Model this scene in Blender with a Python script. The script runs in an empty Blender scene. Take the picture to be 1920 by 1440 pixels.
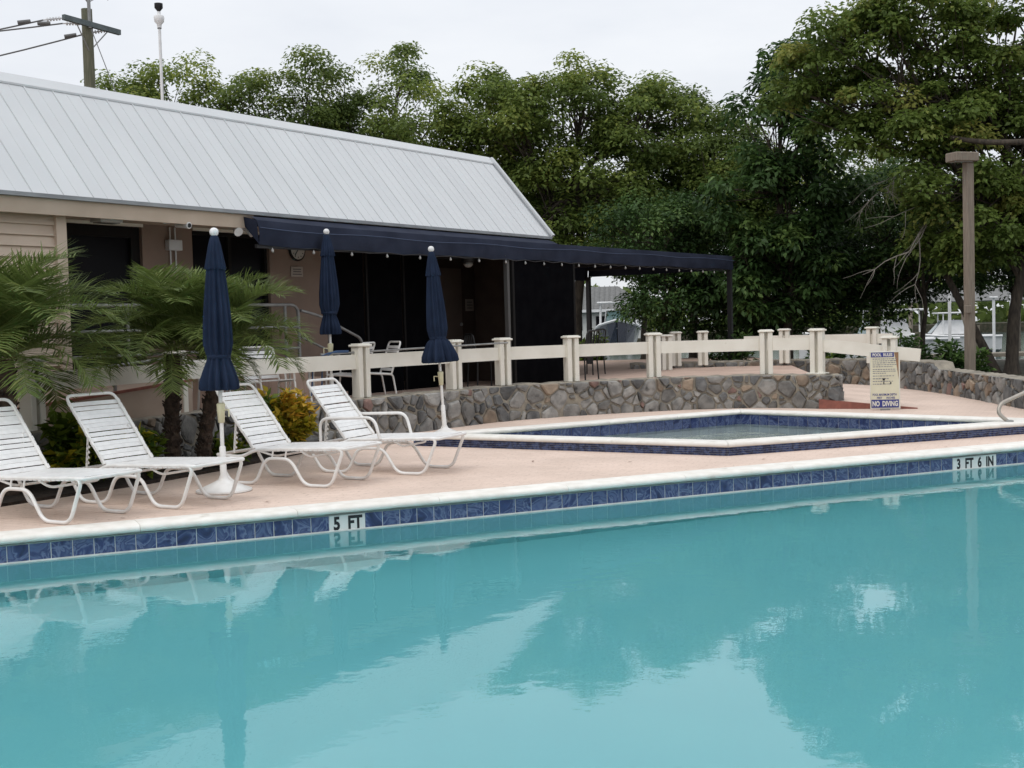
import bpy, math, random
import numpy as np
from mathutils import Vector, Matrix

R = math.radians
random.seed(7)
SC = bpy.context.scene
COL = SC.collection

# ------------------------------------------------------------------ camera
cam_d = bpy.data.cameras.new('camera')
cam_d.sensor_width = 36.0
cam_d.lens = 43.97
cam_d.clip_end = 6000
cam = bpy.data.objects.new('camera', cam_d)
COL.objects.link(cam)
cam.matrix_world = (Matrix.Translation((0, 0, 1.5)) @ Matrix.Rotation(R(90 - 2.735), 4, 'X')
                    @ Matrix.Rotation(-0.028, 4, 'Z'))
SC.camera = cam

# ------------------------------------------------------------------ world: overcast daylight
SUN_EL, SUN_AZ = 58.0, 215.0
world = bpy.data.worlds.new('World')
SC.world = world
world.use_nodes = True
wn, wl = world.node_tree.nodes, world.node_tree.links
wn.clear()
w_out = wn.new('ShaderNodeOutputWorld')
w_mix = wn.new('ShaderNodeMixShader'); w_mix.inputs[0].default_value = 0.90
w_b1 = wn.new('ShaderNodeBackground'); w_b1.inputs[1].default_value = 0.10
w_b2 = wn.new('ShaderNodeBackground'); w_b2.inputs[1].default_value = 1.0
w_sky = wn.new('ShaderNodeTexSky'); w_sky.sky_type = 'NISHITA'; w_sky.sun_disc = False
w_sky.sun_elevation = R(SUN_EL); w_sky.sun_rotation = R(SUN_AZ)
w_tc = wn.new('ShaderNodeTexCoord')
w_map = wn.new('ShaderNodeMapping'); w_map.inputs['Scale'].default_value = (1.0, 1.0, 3.2)
w_nz = wn.new('ShaderNodeTexNoise'); w_nz.inputs['Scale'].default_value = 2.6
w_nz.inputs['Detail'].default_value = 6; w_nz.inputs['Roughness'].default_value = 0.55
w_rmp = wn.new('ShaderNodeValToRGB')
w_rmp.color_ramp.elements[0].position = 0.30; w_rmp.color_ramp.elements[0].color = (0.735, 0.765, 0.82, 1)
w_rmp.color_ramp.elements[1].position = 0.68; w_rmp.color_ramp.elements[1].color = (0.89, 0.905, 0.93, 1)
w_sep = wn.new('ShaderNodeSeparateXYZ')
w_mul = wn.new('ShaderNodeMath'); w_mul.operation = 'MULTIPLY_ADD'; w_mul.use_clamp = False
w_mul.inputs[1].default_value = 0.55; w_mul.inputs[2].default_value = 0.95
w_max = wn.new('ShaderNodeMath'); w_max.operation = 'MAXIMUM'; w_max.inputs[1].default_value = 0.0
wl.new(w_tc.outputs['Generated'], w_map.inputs[0]); wl.new(w_map.outputs[0], w_nz.inputs['Vector'])
wl.new(w_nz.outputs['Fac'], w_rmp.inputs[0]); wl.new(w_rmp.outputs[0], w_b2.inputs[0])
wl.new(w_tc.outputs['Generated'], w_sep.inputs[0]); wl.new(w_sep.outputs['Z'], w_max.inputs[0])
wl.new(w_max.outputs[0], w_mul.inputs[0]); wl.new(w_mul.outputs[0], w_b2.inputs[1])
wl.new(w_sky.outputs[0], w_b1.inputs[0])
wl.new(w_b1.outputs[0], w_mix.inputs[1]); wl.new(w_b2.outputs[0], w_mix.inputs[2])
wl.new(w_mix.outputs[0], w_out.inputs[0])

sun_d = bpy.data.lights.new('sun', 'SUN')
sun_d.energy = 0.9; sun_d.angle = R(22); sun_d.color = (1.0, 0.96, 0.90)
sun = bpy.data.objects.new('sun', sun_d); COL.objects.link(sun)
sdir = Vector((math.sin(R(SUN_AZ)) * math.cos(R(SUN_EL)), math.cos(R(SUN_AZ)) * math.cos(R(SUN_EL)), math.sin(R(SUN_EL))))
sun.rotation_euler = (-sdir).to_track_quat('-Z', 'Y').to_euler()

SC.view_settings.view_transform = 'Standard'
SC.view_settings.look = 'None'
SC.view_settings.exposure = 0.08
SC.view_settings.gamma = 1.0
SC.cycles.max_bounces = 10
SC.cycles.transmission_bounces = 8
SC.cycles.blur_glossy = 0.0
SC.cycles.transparent_max_bounces = 12
SC.cycles.caustics_reflective = False
SC.cycles.caustics_refractive = True

# ------------------------------------------------------------------ materials
MAT = {}
def mat(name, c1, c2=None, scale=4.0, rough=0.6, bump=0.0, bscale=40.0, spec=0.4, metal=0.0,
        rnd=0.0, coords='Object', detail=5.0, lo=0.35, hi=0.65, stretch=None, stain=None):
    if name in MAT: return MAT[name]
    m = bpy.data.materials.new(name); m.use_nodes = True
    n, l = m.node_tree.nodes, m.node_tree.links
    b = n['Principled BSDF']
    b.inputs['Roughness'].default_value = rough
    b.inputs['Specular IOR Level'].default_value = spec
    b.inputs['Metallic'].default_value = metal
    tc = n.new('ShaderNodeTexCoord')
    vec = tc.outputs[coords]
    if rnd or stretch:
        mp = n.new('ShaderNodeMapping'); l.new(vec, mp.inputs[0])
        if stretch: mp.inputs['Scale'].default_value = stretch
        if rnd:
            oi = n.new('ShaderNodeObjectInfo')
            mm = n.new('ShaderNodeMath'); mm.operation = 'MULTIPLY'; mm.inputs[1].default_value = 57.0
            l.new(oi.outputs['Random'], mm.inputs[0]); l.new(mm.outputs[0], mp.inputs['Location'])
        vec = mp.outputs[0]
    col = None
    if c2 is None: c2 = tuple(x * 0.86 for x in c1)
    nz = n.new('ShaderNodeTexNoise'); nz.inputs['Scale'].default_value = scale; nz.inputs['Detail'].default_value = detail
    l.new(vec, nz.inputs['Vector'])
    rp = n.new('ShaderNodeValToRGB')
    rp.color_ramp.elements[0].position = lo; rp.color_ramp.elements[0].color = (*c2, 1)
    rp.color_ramp.elements[1].position = hi; rp.color_ramp.elements[1].color = (*c1, 1)
    l.new(nz.outputs['Fac'], rp.inputs[0]); col = rp.outputs[0]
    if stain:                                  # (colour, scale, threshold): blotches with a shape of their own
        sn = n.new('ShaderNodeTexNoise'); sn.inputs['Scale'].default_value = stain[1]; sn.inputs['Detail'].default_value = 7
        l.new(vec, sn.inputs['Vector'])
        sr = n.new('ShaderNodeValToRGB'); sr.color_ramp.elements[0].position = stain[2]; sr.color_ramp.elements[1].position = min(1, stain[2] + 0.1)
        mx = n.new('ShaderNodeMix'); mx.data_type = 'RGBA'
        l.new(sn.outputs['Fac'], sr.inputs[0]); l.new(sr.outputs[0], mx.inputs['Factor'])
        l.new(col, mx.inputs['A']); mx.inputs['B'].default_value = (*stain[0], 1); col = mx.outputs['Result']
    if rnd:
        hs = n.new('ShaderNodeHueSaturation')
        mr = n.new('ShaderNodeMapRange'); l.new(oi.outputs['Random'], mr.inputs[0])
        mr.inputs['To Min'].default_value = 1 - rnd; mr.inputs['To Max'].default_value = 1 + rnd
        l.new(mr.outputs[0], hs.inputs['Value']); l.new(col, hs.inputs['Color']); col = hs.outputs[0]
    l.new(col, b.inputs['Base Color'])
    if bump:
        bn = n.new('ShaderNodeTexNoise'); bn.inputs['Scale'].default_value = bscale; bn.inputs['Detail'].default_value = 4
        l.new(vec, bn.inputs['Vector'])
        bp = n.new('ShaderNodeBump'); bp.inputs['Strength'].default_value = 1.0; bp.inputs['Distance'].default_value = bump
        l.new(bn.outputs['Fac'], bp.inputs['Height']); l.new(bp.outputs[0], b.inputs['Normal'])
    MAT[name] = m
    return m

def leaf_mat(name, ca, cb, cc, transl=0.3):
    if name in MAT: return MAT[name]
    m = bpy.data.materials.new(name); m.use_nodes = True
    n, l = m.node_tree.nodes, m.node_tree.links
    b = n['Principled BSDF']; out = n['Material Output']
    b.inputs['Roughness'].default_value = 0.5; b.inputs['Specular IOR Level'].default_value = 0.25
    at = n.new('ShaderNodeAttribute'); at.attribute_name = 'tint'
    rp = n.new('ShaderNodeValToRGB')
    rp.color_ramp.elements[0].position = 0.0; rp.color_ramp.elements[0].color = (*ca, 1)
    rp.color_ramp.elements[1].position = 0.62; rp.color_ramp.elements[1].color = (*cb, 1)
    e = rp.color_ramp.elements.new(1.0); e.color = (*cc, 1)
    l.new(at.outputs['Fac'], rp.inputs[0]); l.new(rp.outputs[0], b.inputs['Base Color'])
    tr = n.new('ShaderNodeBsdfTranslucent'); l.new(rp.outputs[0], tr.inputs['Color'])
    mx = n.new('ShaderNodeMixShader'); mx.inputs[0].default_value = transl
    l.new(b.outputs[0], mx.inputs[1]); l.new(tr.outputs[0], mx.inputs[2]); l.new(mx.outputs[0], out.inputs['Surface'])
    MAT[name] = m
    return m

def water_mat(name, tint, bump=0.003, s1=2.2, s2=9.0, rough=0.0):
    m = bpy.data.materials.new(name); m.use_nodes = True
    n, l = m.node_tree.nodes, m.node_tree.links; n.clear()
    out = n.new('ShaderNodeOutputMaterial')
    tr = n.new('ShaderNodeBsdfRefraction'); tr.inputs[0].default_value = (*tint, 1); tr.inputs['IOR'].default_value = 1.333; tr.inputs['Roughness'].default_value = 0.0
    gl = n.new('ShaderNodeBsdfGlossy'); gl.inputs['Roughness'].default_value = rough
    fr = n.new('ShaderNodeFresnel'); fr.inputs['IOR'].default_value = 1.52
    mx = n.new('ShaderNodeMixShader')
    tc = n.new('ShaderNodeTexCoord')
    n1 = n.new('ShaderNodeTexNoise'); n1.inputs['Scale'].default_value = s1; n1.inputs['Detail'].default_value = 2
    n2 = n.new('ShaderNodeTexNoise'); n2.inputs['Scale'].default_value = s2; n2.inputs['Detail'].default_value = 2
    n3 = n.new('ShaderNodeTexNoise'); n3.inputs['Scale'].default_value = 0.35; n3.inputs['Detail'].default_value = 1
    ad = n.new('ShaderNodeMath'); ad.operation = 'MULTIPLY_ADD'; ad.inputs[1].default_value = 0.28
    cal = n.new('ShaderNodeMapRange'); cal.inputs['From Min'].default_value = 0.38; cal.inputs['From Max'].default_value = 0.62
    cal.inputs['To Min'].default_value = 0.35; cal.inputs['To Max'].default_value = 1.0
    pm = n.new('ShaderNodeMath'); pm.operation = 'MULTIPLY'
    bp = n.new('ShaderNodeBump'); bp.inputs['Strength'].default_value = 1.0; bp.inputs['Distance'].default_value = bump
    for q in (n1, n2, n3): l.new(tc.outputs['Object'], q.inputs['Vector'])
    l.new(n2.outputs['Fac'], ad.inputs[0]); l.new(n1.outputs['Fac'], ad.inputs[2])
    l.new(n3.outputs['Fac'], cal.inputs[0]); l.new(ad.outputs[0], pm.inputs[0]); l.new(cal.outputs[0], pm.inputs[1])
    l.new(pm.outputs[0], bp.inputs['Height'])
    l.new(bp.outputs[0], gl.inputs['Normal']); l.new(bp.outputs[0], tr.inputs['Normal'])
    l.new(fr.outputs[0], mx.inputs[0]); l.new(tr.outputs[0], mx.inputs[1]); l.new(gl.outputs[0], mx.inputs[2])
    l.new(mx.outputs[0], out.inputs['Surface'])
    return m

def tile_mat():
    m = mat('pool_tile_blue', (0.030, 0.060, 0.20), rough=0.12, spec=0.5)
    n, l = m.node_tree.nodes, m.node_tree.links
    b = n['Principled BSDF']
    tc = n.new('ShaderNodeTexCoord'); oi = n.new('ShaderNodeObjectInfo')
    mp = n.new('ShaderNodeMapping'); mm = n.new('ShaderNodeMath'); mm.operation = 'MULTIPLY'; mm.inputs[1].default_value = 91.0
    l.new(oi.outputs['Random'], mm.inputs[0]); l.new(mm.outputs[0], mp.inputs['Location']); l.new(tc.outputs['Object'], mp.inputs[0])
    nz = n.new('ShaderNodeTexNoise'); nz.inputs['Scale'].default_value = 4.2; nz.inputs['Detail'].default_value = 3
    nz.inputs['Distortion'].default_value = 2.2
    l.new(mp.outputs[0], nz.inputs['Vector'])
    rp = n.new('ShaderNodeValToRGB'); cr = rp.color_ramp
    cr.elements[0].position = 0.28; cr.elements[0].color = (0.013, 0.020, 0.065, 1)
    cr.elements[1].position = 0.75; cr.elements[1].color = (0.050, 0.075, 0.185, 1)
    for p, c in ((0.42, (0.032, 0.050, 0.145)), (0.49, (0.13, 0.165, 0.28)), (0.53, (0.027, 0.042, 0.125)), (0.62, (0.085, 0.115, 0.23))):
        e = cr.elements.new(p); e.color = (*c, 1)
    l.new(nz.outputs['Fac'], rp.inputs[0]); l.new(rp.outputs[0], b.inputs['Base Color'])
    return m

M_white = mat('white_powder_coat', (0.80, 0.79, 0.77), (0.72, 0.70, 0.67), scale=9, rough=0.35, spec=0.5)
M_strap = mat('white_vinyl_strap', (0.84, 0.84, 0.83), (0.76, 0.76, 0.75), scale=14, rough=0.45, rnd=0.03)
M_vinyl = mat('cream_vinyl', (0.76, 0.735, 0.66), (0.69, 0.66, 0.58), scale=3, rough=0.4, spec=0.45, stain=((0.58, 0.53, 0.43), 6, 0.70))
M_deck = mat('pink_deck', (0.74, 0.59, 0.50), (0.63, 0.50, 0.42), scale=0.9, rough=0.85, bump=0.004, bscale=55, stain=((0.42, 0.32, 0.26), 24, 0.61), detail=8)
M_deck2 = mat('terrace_deck', (0.58, 0.43, 0.35), (0.48, 0.35, 0.285), scale=1.3, rough=0.85, bump=0.004, bscale=55, detail=8)
M_cope = mat('white_coping', (0.80, 0.78, 0.73), (0.70, 0.67, 0.61), scale=7, rough=0.75, bump=0.0015, bscale=90, stain=((0.52, 0.48, 0.41), 3.1, 0.68), rnd=0.025)
M_plast = mat('pool_plaster', (0.68, 0.90, 0.915), (0.65, 0.88, 0.905), scale=1.2, rough=0.8)
M_lip = mat('white_grout', (0.70, 0.69, 0.66), (0.58, 0.57, 0.55), scale=12, rough=0.8)
M_tile = tile_mat()
M_mosaic = mat('blue_mosaic', (0.05, 0.075, 0.17), (0.012, 0.018, 0.055), scale=23, rough=0.15, lo=0.4, hi=0.6, detail=1)
M_white_tile = mat('white_marker_tile', (0.72, 0.71, 0.69), (0.66, 0.65, 0.63), rough=0.2)
M_ink = mat('black_ink', (0.012, 0.012, 0.014), rough=0.5)
M_red = mat('red_brick_paint', (0.27, 0.10, 0.075), (0.20, 0.075, 0.058), scale=14, rough=0.8)
M_mortar = mat('mortar', (0.34, 0.305, 0.245), (0.20, 0.18, 0.15), scale=6, rough=0.95, bump=0.008, bscale=30, stain=((0.07, 0.065, 0.058), 3.0, 0.62))
M_stone = [mat('stone_grey', (0.27, 0.262, 0.245), (0.155, 0.152, 0.145), scale=7, rough=0.9, bump=0.010, bscale=17, rnd=0.35, stain=((0.05, 0.05, 0.048), 5, 0.62)),
           mat('stone_dark', (0.155, 0.155, 0.152), (0.085, 0.087, 0.088), scale=8, rough=0.9, bump=0.010, bscale=17, rnd=0.35, stain=((0.21, 0.20, 0.17), 7, 0.66)),
           mat('stone_tan', (0.30, 0.235, 0.175), (0.19, 0.15, 0.115), scale=7, rough=0.9, bump=0.010, bscale=17, rnd=0.3),
           mat('stone_rose', (0.24, 0.155, 0.13), (0.15, 0.10, 0.09), scale=7, rough=0.9, bump=0.010, bscale=17, rnd=0.25)]
M_soil = mat('dark_mulch', (0.045, 0.032, 0.024), (0.016, 0.012, 0.010), scale=16, rough=1.0, bump=0.03, bscale=22)
M_ground = mat('leaf_litter_ground', (0.075, 0.065, 0.045), (0.03, 0.035, 0.02), scale=2.5, rough=1.0, bump=0.05, bscale=8)
M_roof = mat('white_metal_roof', (0.60, 0.615, 0.625), (0.565, 0.58, 0.592), scale=0.8, rough=0.6, spec=0.3, rnd=0.012, stretch=(1, 1, 1))
M_trim = mat('grey_metal_trim', (0.30, 0.315, 0.33), (0.24, 0.25, 0.265), rough=0.5)
M_fascia = mat('beige_fascia', (0.50, 0.405, 0.32), (0.44, 0.35, 0.27), scale=2, rough=0.7)
M_siding = mat('beige_siding', (0.60, 0.49, 0.395), (0.55, 0.44, 0.35), scale=2.2, rough=0.7, rnd=0.03)
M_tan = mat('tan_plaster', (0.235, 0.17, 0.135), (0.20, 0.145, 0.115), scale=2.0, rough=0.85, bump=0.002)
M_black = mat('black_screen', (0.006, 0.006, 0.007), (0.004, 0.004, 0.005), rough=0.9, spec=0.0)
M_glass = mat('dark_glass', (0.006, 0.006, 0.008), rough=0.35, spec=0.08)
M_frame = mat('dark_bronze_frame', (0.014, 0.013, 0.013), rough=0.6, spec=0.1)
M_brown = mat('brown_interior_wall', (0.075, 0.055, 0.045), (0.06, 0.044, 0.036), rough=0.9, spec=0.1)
M_navy = mat('navy_canvas', (0.026, 0.032, 0.054), (0.018, 0.023, 0.041), scale=3, rough=0.85, spec=0.15, bump=0.004, bscale=9)
M_navy2 = mat('navy_umbrella_cloth', (0.017, 0.028, 0.058), (0.011, 0.019, 0.041), scale=5, rough=0.85, spec=0.15, bump=0.003, bscale=25)
M_post = mat('grey_post_metal', (0.085, 0.082, 0.08), rough=0.5)
M_dkpost = mat('black_post_metal', (0.018, 0.018, 0.020), rough=0.5)
M_steel = mat('grey_galvanised', (0.30, 0.30, 0.295), (0.22, 0.22, 0.215), scale=7, rough=0.45, metal=0.4)
M_rail = mat('brushed_handrail', (0.42, 0.38, 0.33), (0.34, 0.31, 0.27), scale=8, rough=0.4, metal=0.5)
M_wood = mat('weathered_post_wood', (0.235, 0.195, 0.155), (0.17, 0.14, 0.112), scale=6, rough=0.85, stretch=(8, 8, 0.6))
M_pole = mat('mossy_pole_wood', (0.16, 0.155, 0.11), (0.10, 0.105, 0.07), scale=4, rough=0.9, stretch=(6, 6, 0.5))
M_arm = mat('grey_arm_wood', (0.13, 0.155, 0.16), (0.09, 0.11, 0.115), scale=5, rough=0.8)
M_wire = mat('grey_cable', (0.13, 0.13, 0.13), rough=0.6)
M_insul = mat('grey_insulator', (0.62, 0.63, 0.64), rough=0.3)
M_bark = mat('grey_brown_bark', (0.085, 0.068, 0.052), (0.04, 0.033, 0.027), scale=6, rough=0.95, bump=0.02, bscale=14, stretch=(3, 3, 0.8))
M_twig = mat('pale_dead_wood', (0.27, 0.245, 0.21), (0.18, 0.16, 0.14), scale=6, rough=0.9)
M_palmtr = mat('fibrous_palm_trunk', (0.085, 0.060, 0.045), (0.028, 0.020, 0.016), scale=14, rough=1.0, bump=0.02, bscale=30)
M_cream = mat('cream_plastic', (0.66, 0.62, 0.42), (0.58, 0.54, 0.36), rough=0.4)
M_bulb = mat('frosted_bulb', (0.36, 0.355, 0.34), rough=0.15)
M_signy = mat('yellowed_sign_face', (0.66, 0.64, 0.49), (0.58, 0.55, 0.41), scale=3, rough=0.35)
M_signw = mat('sign_white', (0.70, 0.69, 0.62), rough=0.35)
M_signb = mat('sign_blue', (0.035, 0.045, 0.22), rough=0.4)
M_signr = mat('sign_peeled_board', (0.30, 0.175, 0.10), (0.22, 0.13, 0.075), scale=8, rough=0.8)
M_grey_ink = mat('faded_ink', (0.22, 0.22, 0.24), rough=0.6)
M_hose = mat('blue_hose', (0.03, 0.07, 0.16), rough=0.4)
M_boatw = mat('white_gelcoat', (0.78, 0.78, 0.78), rough=0.2)
M_boatn = mat('navy_gelcoat', (0.010, 0.016, 0.038), rough=0.15)
M_boatg = mat('boat_glass', (0.10, 0.16, 0.16), rough=0.08)
M_hroof = mat('far_grey_roof', (0.17, 0.17, 0.165), (0.13, 0.13, 0.125), rough=0.6)
M_hwall = mat('far_white_wall', (0.60, 0.60, 0.57), rough=0.8)
M_dock = mat('dock_wood', (0.26, 0.225, 0.18), (0.18, 0.155, 0.12), scale=4, rough=0.9)
M_orange = mat('orange_plastic', (0.60, 0.25, 0.03), rough=0.5)
M_blackchair = mat('black_resin', (0.016, 0.016, 0.017), rough=0.5)
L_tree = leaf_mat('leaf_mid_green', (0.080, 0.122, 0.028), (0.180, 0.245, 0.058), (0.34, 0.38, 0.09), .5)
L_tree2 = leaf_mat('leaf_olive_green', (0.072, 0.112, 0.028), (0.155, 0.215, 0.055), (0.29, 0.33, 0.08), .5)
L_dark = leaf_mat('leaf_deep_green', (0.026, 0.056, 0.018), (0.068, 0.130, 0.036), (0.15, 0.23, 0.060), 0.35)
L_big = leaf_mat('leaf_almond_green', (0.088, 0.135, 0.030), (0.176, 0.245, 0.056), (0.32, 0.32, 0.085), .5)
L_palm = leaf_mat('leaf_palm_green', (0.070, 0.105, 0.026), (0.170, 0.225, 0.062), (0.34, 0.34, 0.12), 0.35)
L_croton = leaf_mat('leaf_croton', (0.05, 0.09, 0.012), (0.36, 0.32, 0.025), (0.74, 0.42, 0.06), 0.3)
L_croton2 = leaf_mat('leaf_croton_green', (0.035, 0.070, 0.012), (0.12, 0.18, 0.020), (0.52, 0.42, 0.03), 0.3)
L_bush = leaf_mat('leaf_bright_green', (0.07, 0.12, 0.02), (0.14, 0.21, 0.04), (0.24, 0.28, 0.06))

# ------------------------------------------------------------------ mesh helpers
class MB:
    def __init__(self): self.v = []; self.f = []
    def add(self, vs, fs):
        o = len(self.v); self.v += [tuple(p) for p in vs]; self.f += [tuple(i + o for i in q) for q in fs]; return self
    def box(self, c, s, rz=0.0, bev=0.0):
        hx, hy, hz = s[0] / 2, s[1] / 2, s[2] / 2
        ca, sa = math.cos(rz), math.sin(rz)
        if bev <= 0:
            pts = [(x, y, z) for z in (-hz, hz) for x, y in ((-hx, -hy), (hx, -hy), (hx, hy), (-hx, hy))]
            fs = [(3, 2, 1, 0), (4, 5, 6, 7), (0, 1, 5, 4), (1, 2, 6, 5), (2, 3, 7, 6), (3, 0, 4, 7)]
        else:
            b = min(bev, hx * .9, hy * .9, hz * .9)
            pts = []
            for z, i in ((-hz, b), (-hz + b, 0), (hz - b, 0), (hz, b)):
                for sx, sy in ((-1, -1), (1, -1), (1, 1), (-1, 1)):
                    if sx * sy > 0: pts += [(sx * (hx - i), sy * (hy - b - 0), z), (sx * (hx - b), sy * (hy - i), z)] if i == 0 else [(sx * (hx - b), sy * (hy - b), z)] * 2
                    else: pts += [(sx * (hx - b), sy * (hy - i), z), (sx * (hx - i), sy * (hy - b), z)] if i == 0 else [(sx * (hx - b), sy * (hy - b), z)] * 2
            # ring order per level: 8 points
            fs = []
            for k in range(3):
                for j in range(8):
                    a = k * 8 + j; b2 = k * 8 + (j + 1) % 8
                    fs.append((a, b2, b2 + 8, a + 8))
            fs.append(tuple(reversed(range(0, 8)))); fs.append(tuple(range(24, 32)))
        pts = [(c[0] + x * ca - y * sa, c[1] + x * sa + y * ca, c[2] + z) for x, y, z in pts]
        return self.add(pts, fs)
    def bar(self, a, b, w, h, up=(0, 0, 1)):
        a, b = Vector(a), Vector(b); d = (b - a).normalized(); up = Vector(up)
        s = d.cross(up)
        if s.length < 1e-6: s = d.cross(Vector((1, 0, 0)))
        s.normalize(); u = s.cross(d)
        pts = []
        for p in (a, b):
            for x, y in ((-1, -1), (1, -1), (1, 1), (-1, 1)): pts.append(p + s * x * w / 2 + u * y * h / 2)
        return self.add(pts, [(0, 1, 2, 3), (7, 6, 5, 4), (0, 4, 5, 1), (1, 5, 6, 2), (2, 6, 7, 3), (3, 7, 4, 0)])
    def tube(self, pts, r, n=8, cap=True):
        pts = [Vector(p) for p in pts]; N = len(pts)
        rs = r if isinstance(r, (list, tuple)) else [r] * N
        t = [(pts[min(i + 1, N - 1)] - pts[max(i - 1, 0)]).normalized() for i in range(N)]
        u = t[0].cross(Vector((0, 0, 1)))
        if u.length < 1e-3: u = t[0].cross(Vector((1, 0, 0)))
        u.normalize(); vs = []
        for i in range(N):
            u = (u - t[i] * u.dot(t[i]))
            if u.length < 1e-6: u = t[i].orthogonal()
            u.normalize(); w = t[i].cross(u)
            for k in range(n):
                a = 2 * math.pi * k / n
                vs.append(pts[i] + (u * math.cos(a) + w * math.sin(a)) * rs[i])
        fs = [(i * n + k, i * n + (k + 1) % n, (i + 1) * n + (k + 1) % n, (i + 1) * n + k) for i in range(N - 1) for k in range(n)]
        if cap: fs += [tuple(reversed(range(n))), tuple(range((N - 1) * n, N * n))]
        return self.add(vs, fs)
    def lathe(self, prof, n=24, c=(0, 0, 0), mod=None):
        vs = []
        for j, (r, z) in enumerate(prof):
            for k in range(n):
                a = 2 * math.pi * k / n
                q = r * (mod(a, j) if mod else 1)
                vs.append((c[0] + q * math.cos(a), c[1] + q * math.sin(a), c[2] + z))
        m = len(prof)
        fs = [(i * n + k, i * n + (k + 1) % n, (i + 1) * n + (k + 1) % n, (i + 1) * n + k) for i in range(m - 1) for k in range(n)]
        fs += [tuple(reversed(range(n))), tuple(range((m - 1) * n, m * n))]
        return self.add(vs, fs)
    def prism(self, poly, z0, z1):
        n = len(poly)
        vs = [(x, y, z0) for x, y in poly] + [(x, y, z1) for x, y in poly]
        fs = [tuple(reversed(range(n))), tuple(range(n, 2 * n))] + [(i, (i + 1) % n, (i + 1) % n + n, i + n) for i in range(n)]
        return self.add(vs, fs)
    def mesh(self, name, m, smooth=False):
        me = bpy.data.meshes.new(name); me.from_pydata(self.v, [], self.f); me.update()
        if m is not None: me.materials.append(m)
        if smooth:
            me.polygons.foreach_set('use_smooth', [True] * len(me.polygons))
            try: me.set_sharp_from_angle(angle=R(50))
            except Exception: pass
        return me
    def build(self, name, m, parent=None, smooth=False):
        return link(name, self.mesh(name, m, smooth), parent)

def link(name, me, parent=None, loc=None, rot=None):
    o = bpy.data.objects.new(name, me); COL.objects.link(o)
    if parent is not None: o.parent = parent
    if loc is not None: o.location = loc
    if rot is not None: o.rotation_euler = rot
    return o
def tag(o, label, cat, group=None, kind=None):
    if label: o['label'] = label
    if cat: o['category'] = cat
    if group: o['group'] = group
    if kind: o['kind'] = kind
    return o
def thing(name, label, cat, loc=(0, 0, 0), rz=0.0, group=None, rot=None):
    o = bpy.data.objects.new(name, None); COL.objects.link(o); o.empty_display_size = 0.1
    o.location = loc; o.rotation_euler = rot if rot else (0, 0, rz)
    return tag(o, label, cat, group)
def struct(o): o['kind'] = 'structure'; return o
def copy_tree(o, parent=None):
    c = o.copy(); COL.objects.link(c); c.parent = parent
    for ch in list(o.children): copy_tree(ch, c)
    return c
def fillet(pts, r, n=5):
    P = [Vector(p) for p in pts]; out = [P[0]]
    for i in range(1, len(P) - 1):
        a, b, c = P[i - 1], P[i], P[i + 1]
        d1, d2 = (a - b), (c - b)
        q = min(r, d1.length * .48, d2.length * .48)
        p1, p2 = b + d1.normalized() * q, b + d2.normalized() * q
        for k in range(n + 1):
            t = k / n; out.append(p1 * (1 - t) ** 2 + b * 2 * t * (1 - t) + p2 * t * t)
    out.append(P[-1]); return out
def catmull(P, n=10):
    P = [Vector(p) for p in P]; Q = [P[0] * 2 - P[1]] + P + [P[-1] * 2 - P[-2]]; out = []
    for i in range(1, len(Q) - 2):
        for k in range(n):
            t = k / n; a, b, c, d = Q[i - 1:i + 3]
            out.append(0.5 * ((2 * b) + (c - a) * t + (2 * a - 5 * b + 4 * c - d) * t * t + (3 * b - a - 3 * c + d) * t ** 3))
    out.append(P[-1]); return out
def text_mesh(s, size, m, bold=0.0, ext=0.0006, sx=1.0):
    cu = bpy.data.curves.new('txt', 'FONT'); cu.body = s; cu.size = size; cu.align_x = 'CENTER'; cu.align_y = 'CENTER'
    cu.offset = bold; cu.extrude = ext; cu.resolution_u = 3
    o = bpy.data.objects.new('txt', cu); COL.objects.link(o)
    bpy.context.view_layer.update()
    me = bpy.data.meshes.new_from_object(o.evaluated_get(bpy.context.evaluated_depsgraph_get()))
    bpy.data.objects.remove(o); me.materials.clear(); me.materials.append(m)
    if sx != 1.0: me.transform(Matrix.Diagonal((sx, 1, 1, 1)))
    return me
def fit_text(s, w, h, m, bold=0.0, ext=0.0006):
    me = text_mesh(s, 0.1, m, bold, 0.0006)
    co = np.empty(len(me.vertices) * 3, np.float32); me.vertices.foreach_get('co', co); co = co.reshape(-1, 3)
    lo, hi = co.min(0), co.max(0); c = (lo + hi) / 2
    me.transform(Matrix.Diagonal((w / (hi[0] - lo[0]), h / (hi[1] - lo[1]), 1, 1)) @ Matrix.Translation((-c[0], -c[1], 0)))
    return me
def fill_poly(outer, holes, z, name, m):
    import bmesh
    bm = bmesh.new(); edges = []
    for loop in [outer] + holes:
        vs = [bm.verts.new((x, y, z)) for x, y in loop]
        edges += [bm.edges.new((vs[i], vs[(i + 1) % len(vs)])) for i in range(len(vs))]
    bmesh.ops.triangle_fill(bm, use_beauty=True, use_dissolve=False, edges=edges)
    bmesh.ops.recalc_face_normals(bm, faces=bm.faces)
    for f in bm.faces:
        if f.normal.z < 0: f.normal_flip()
    me = bpy.data.meshes.new(name); bm.to_mesh(me); bm.free(); me.materials.append(m)
    return link(name, me)

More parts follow.
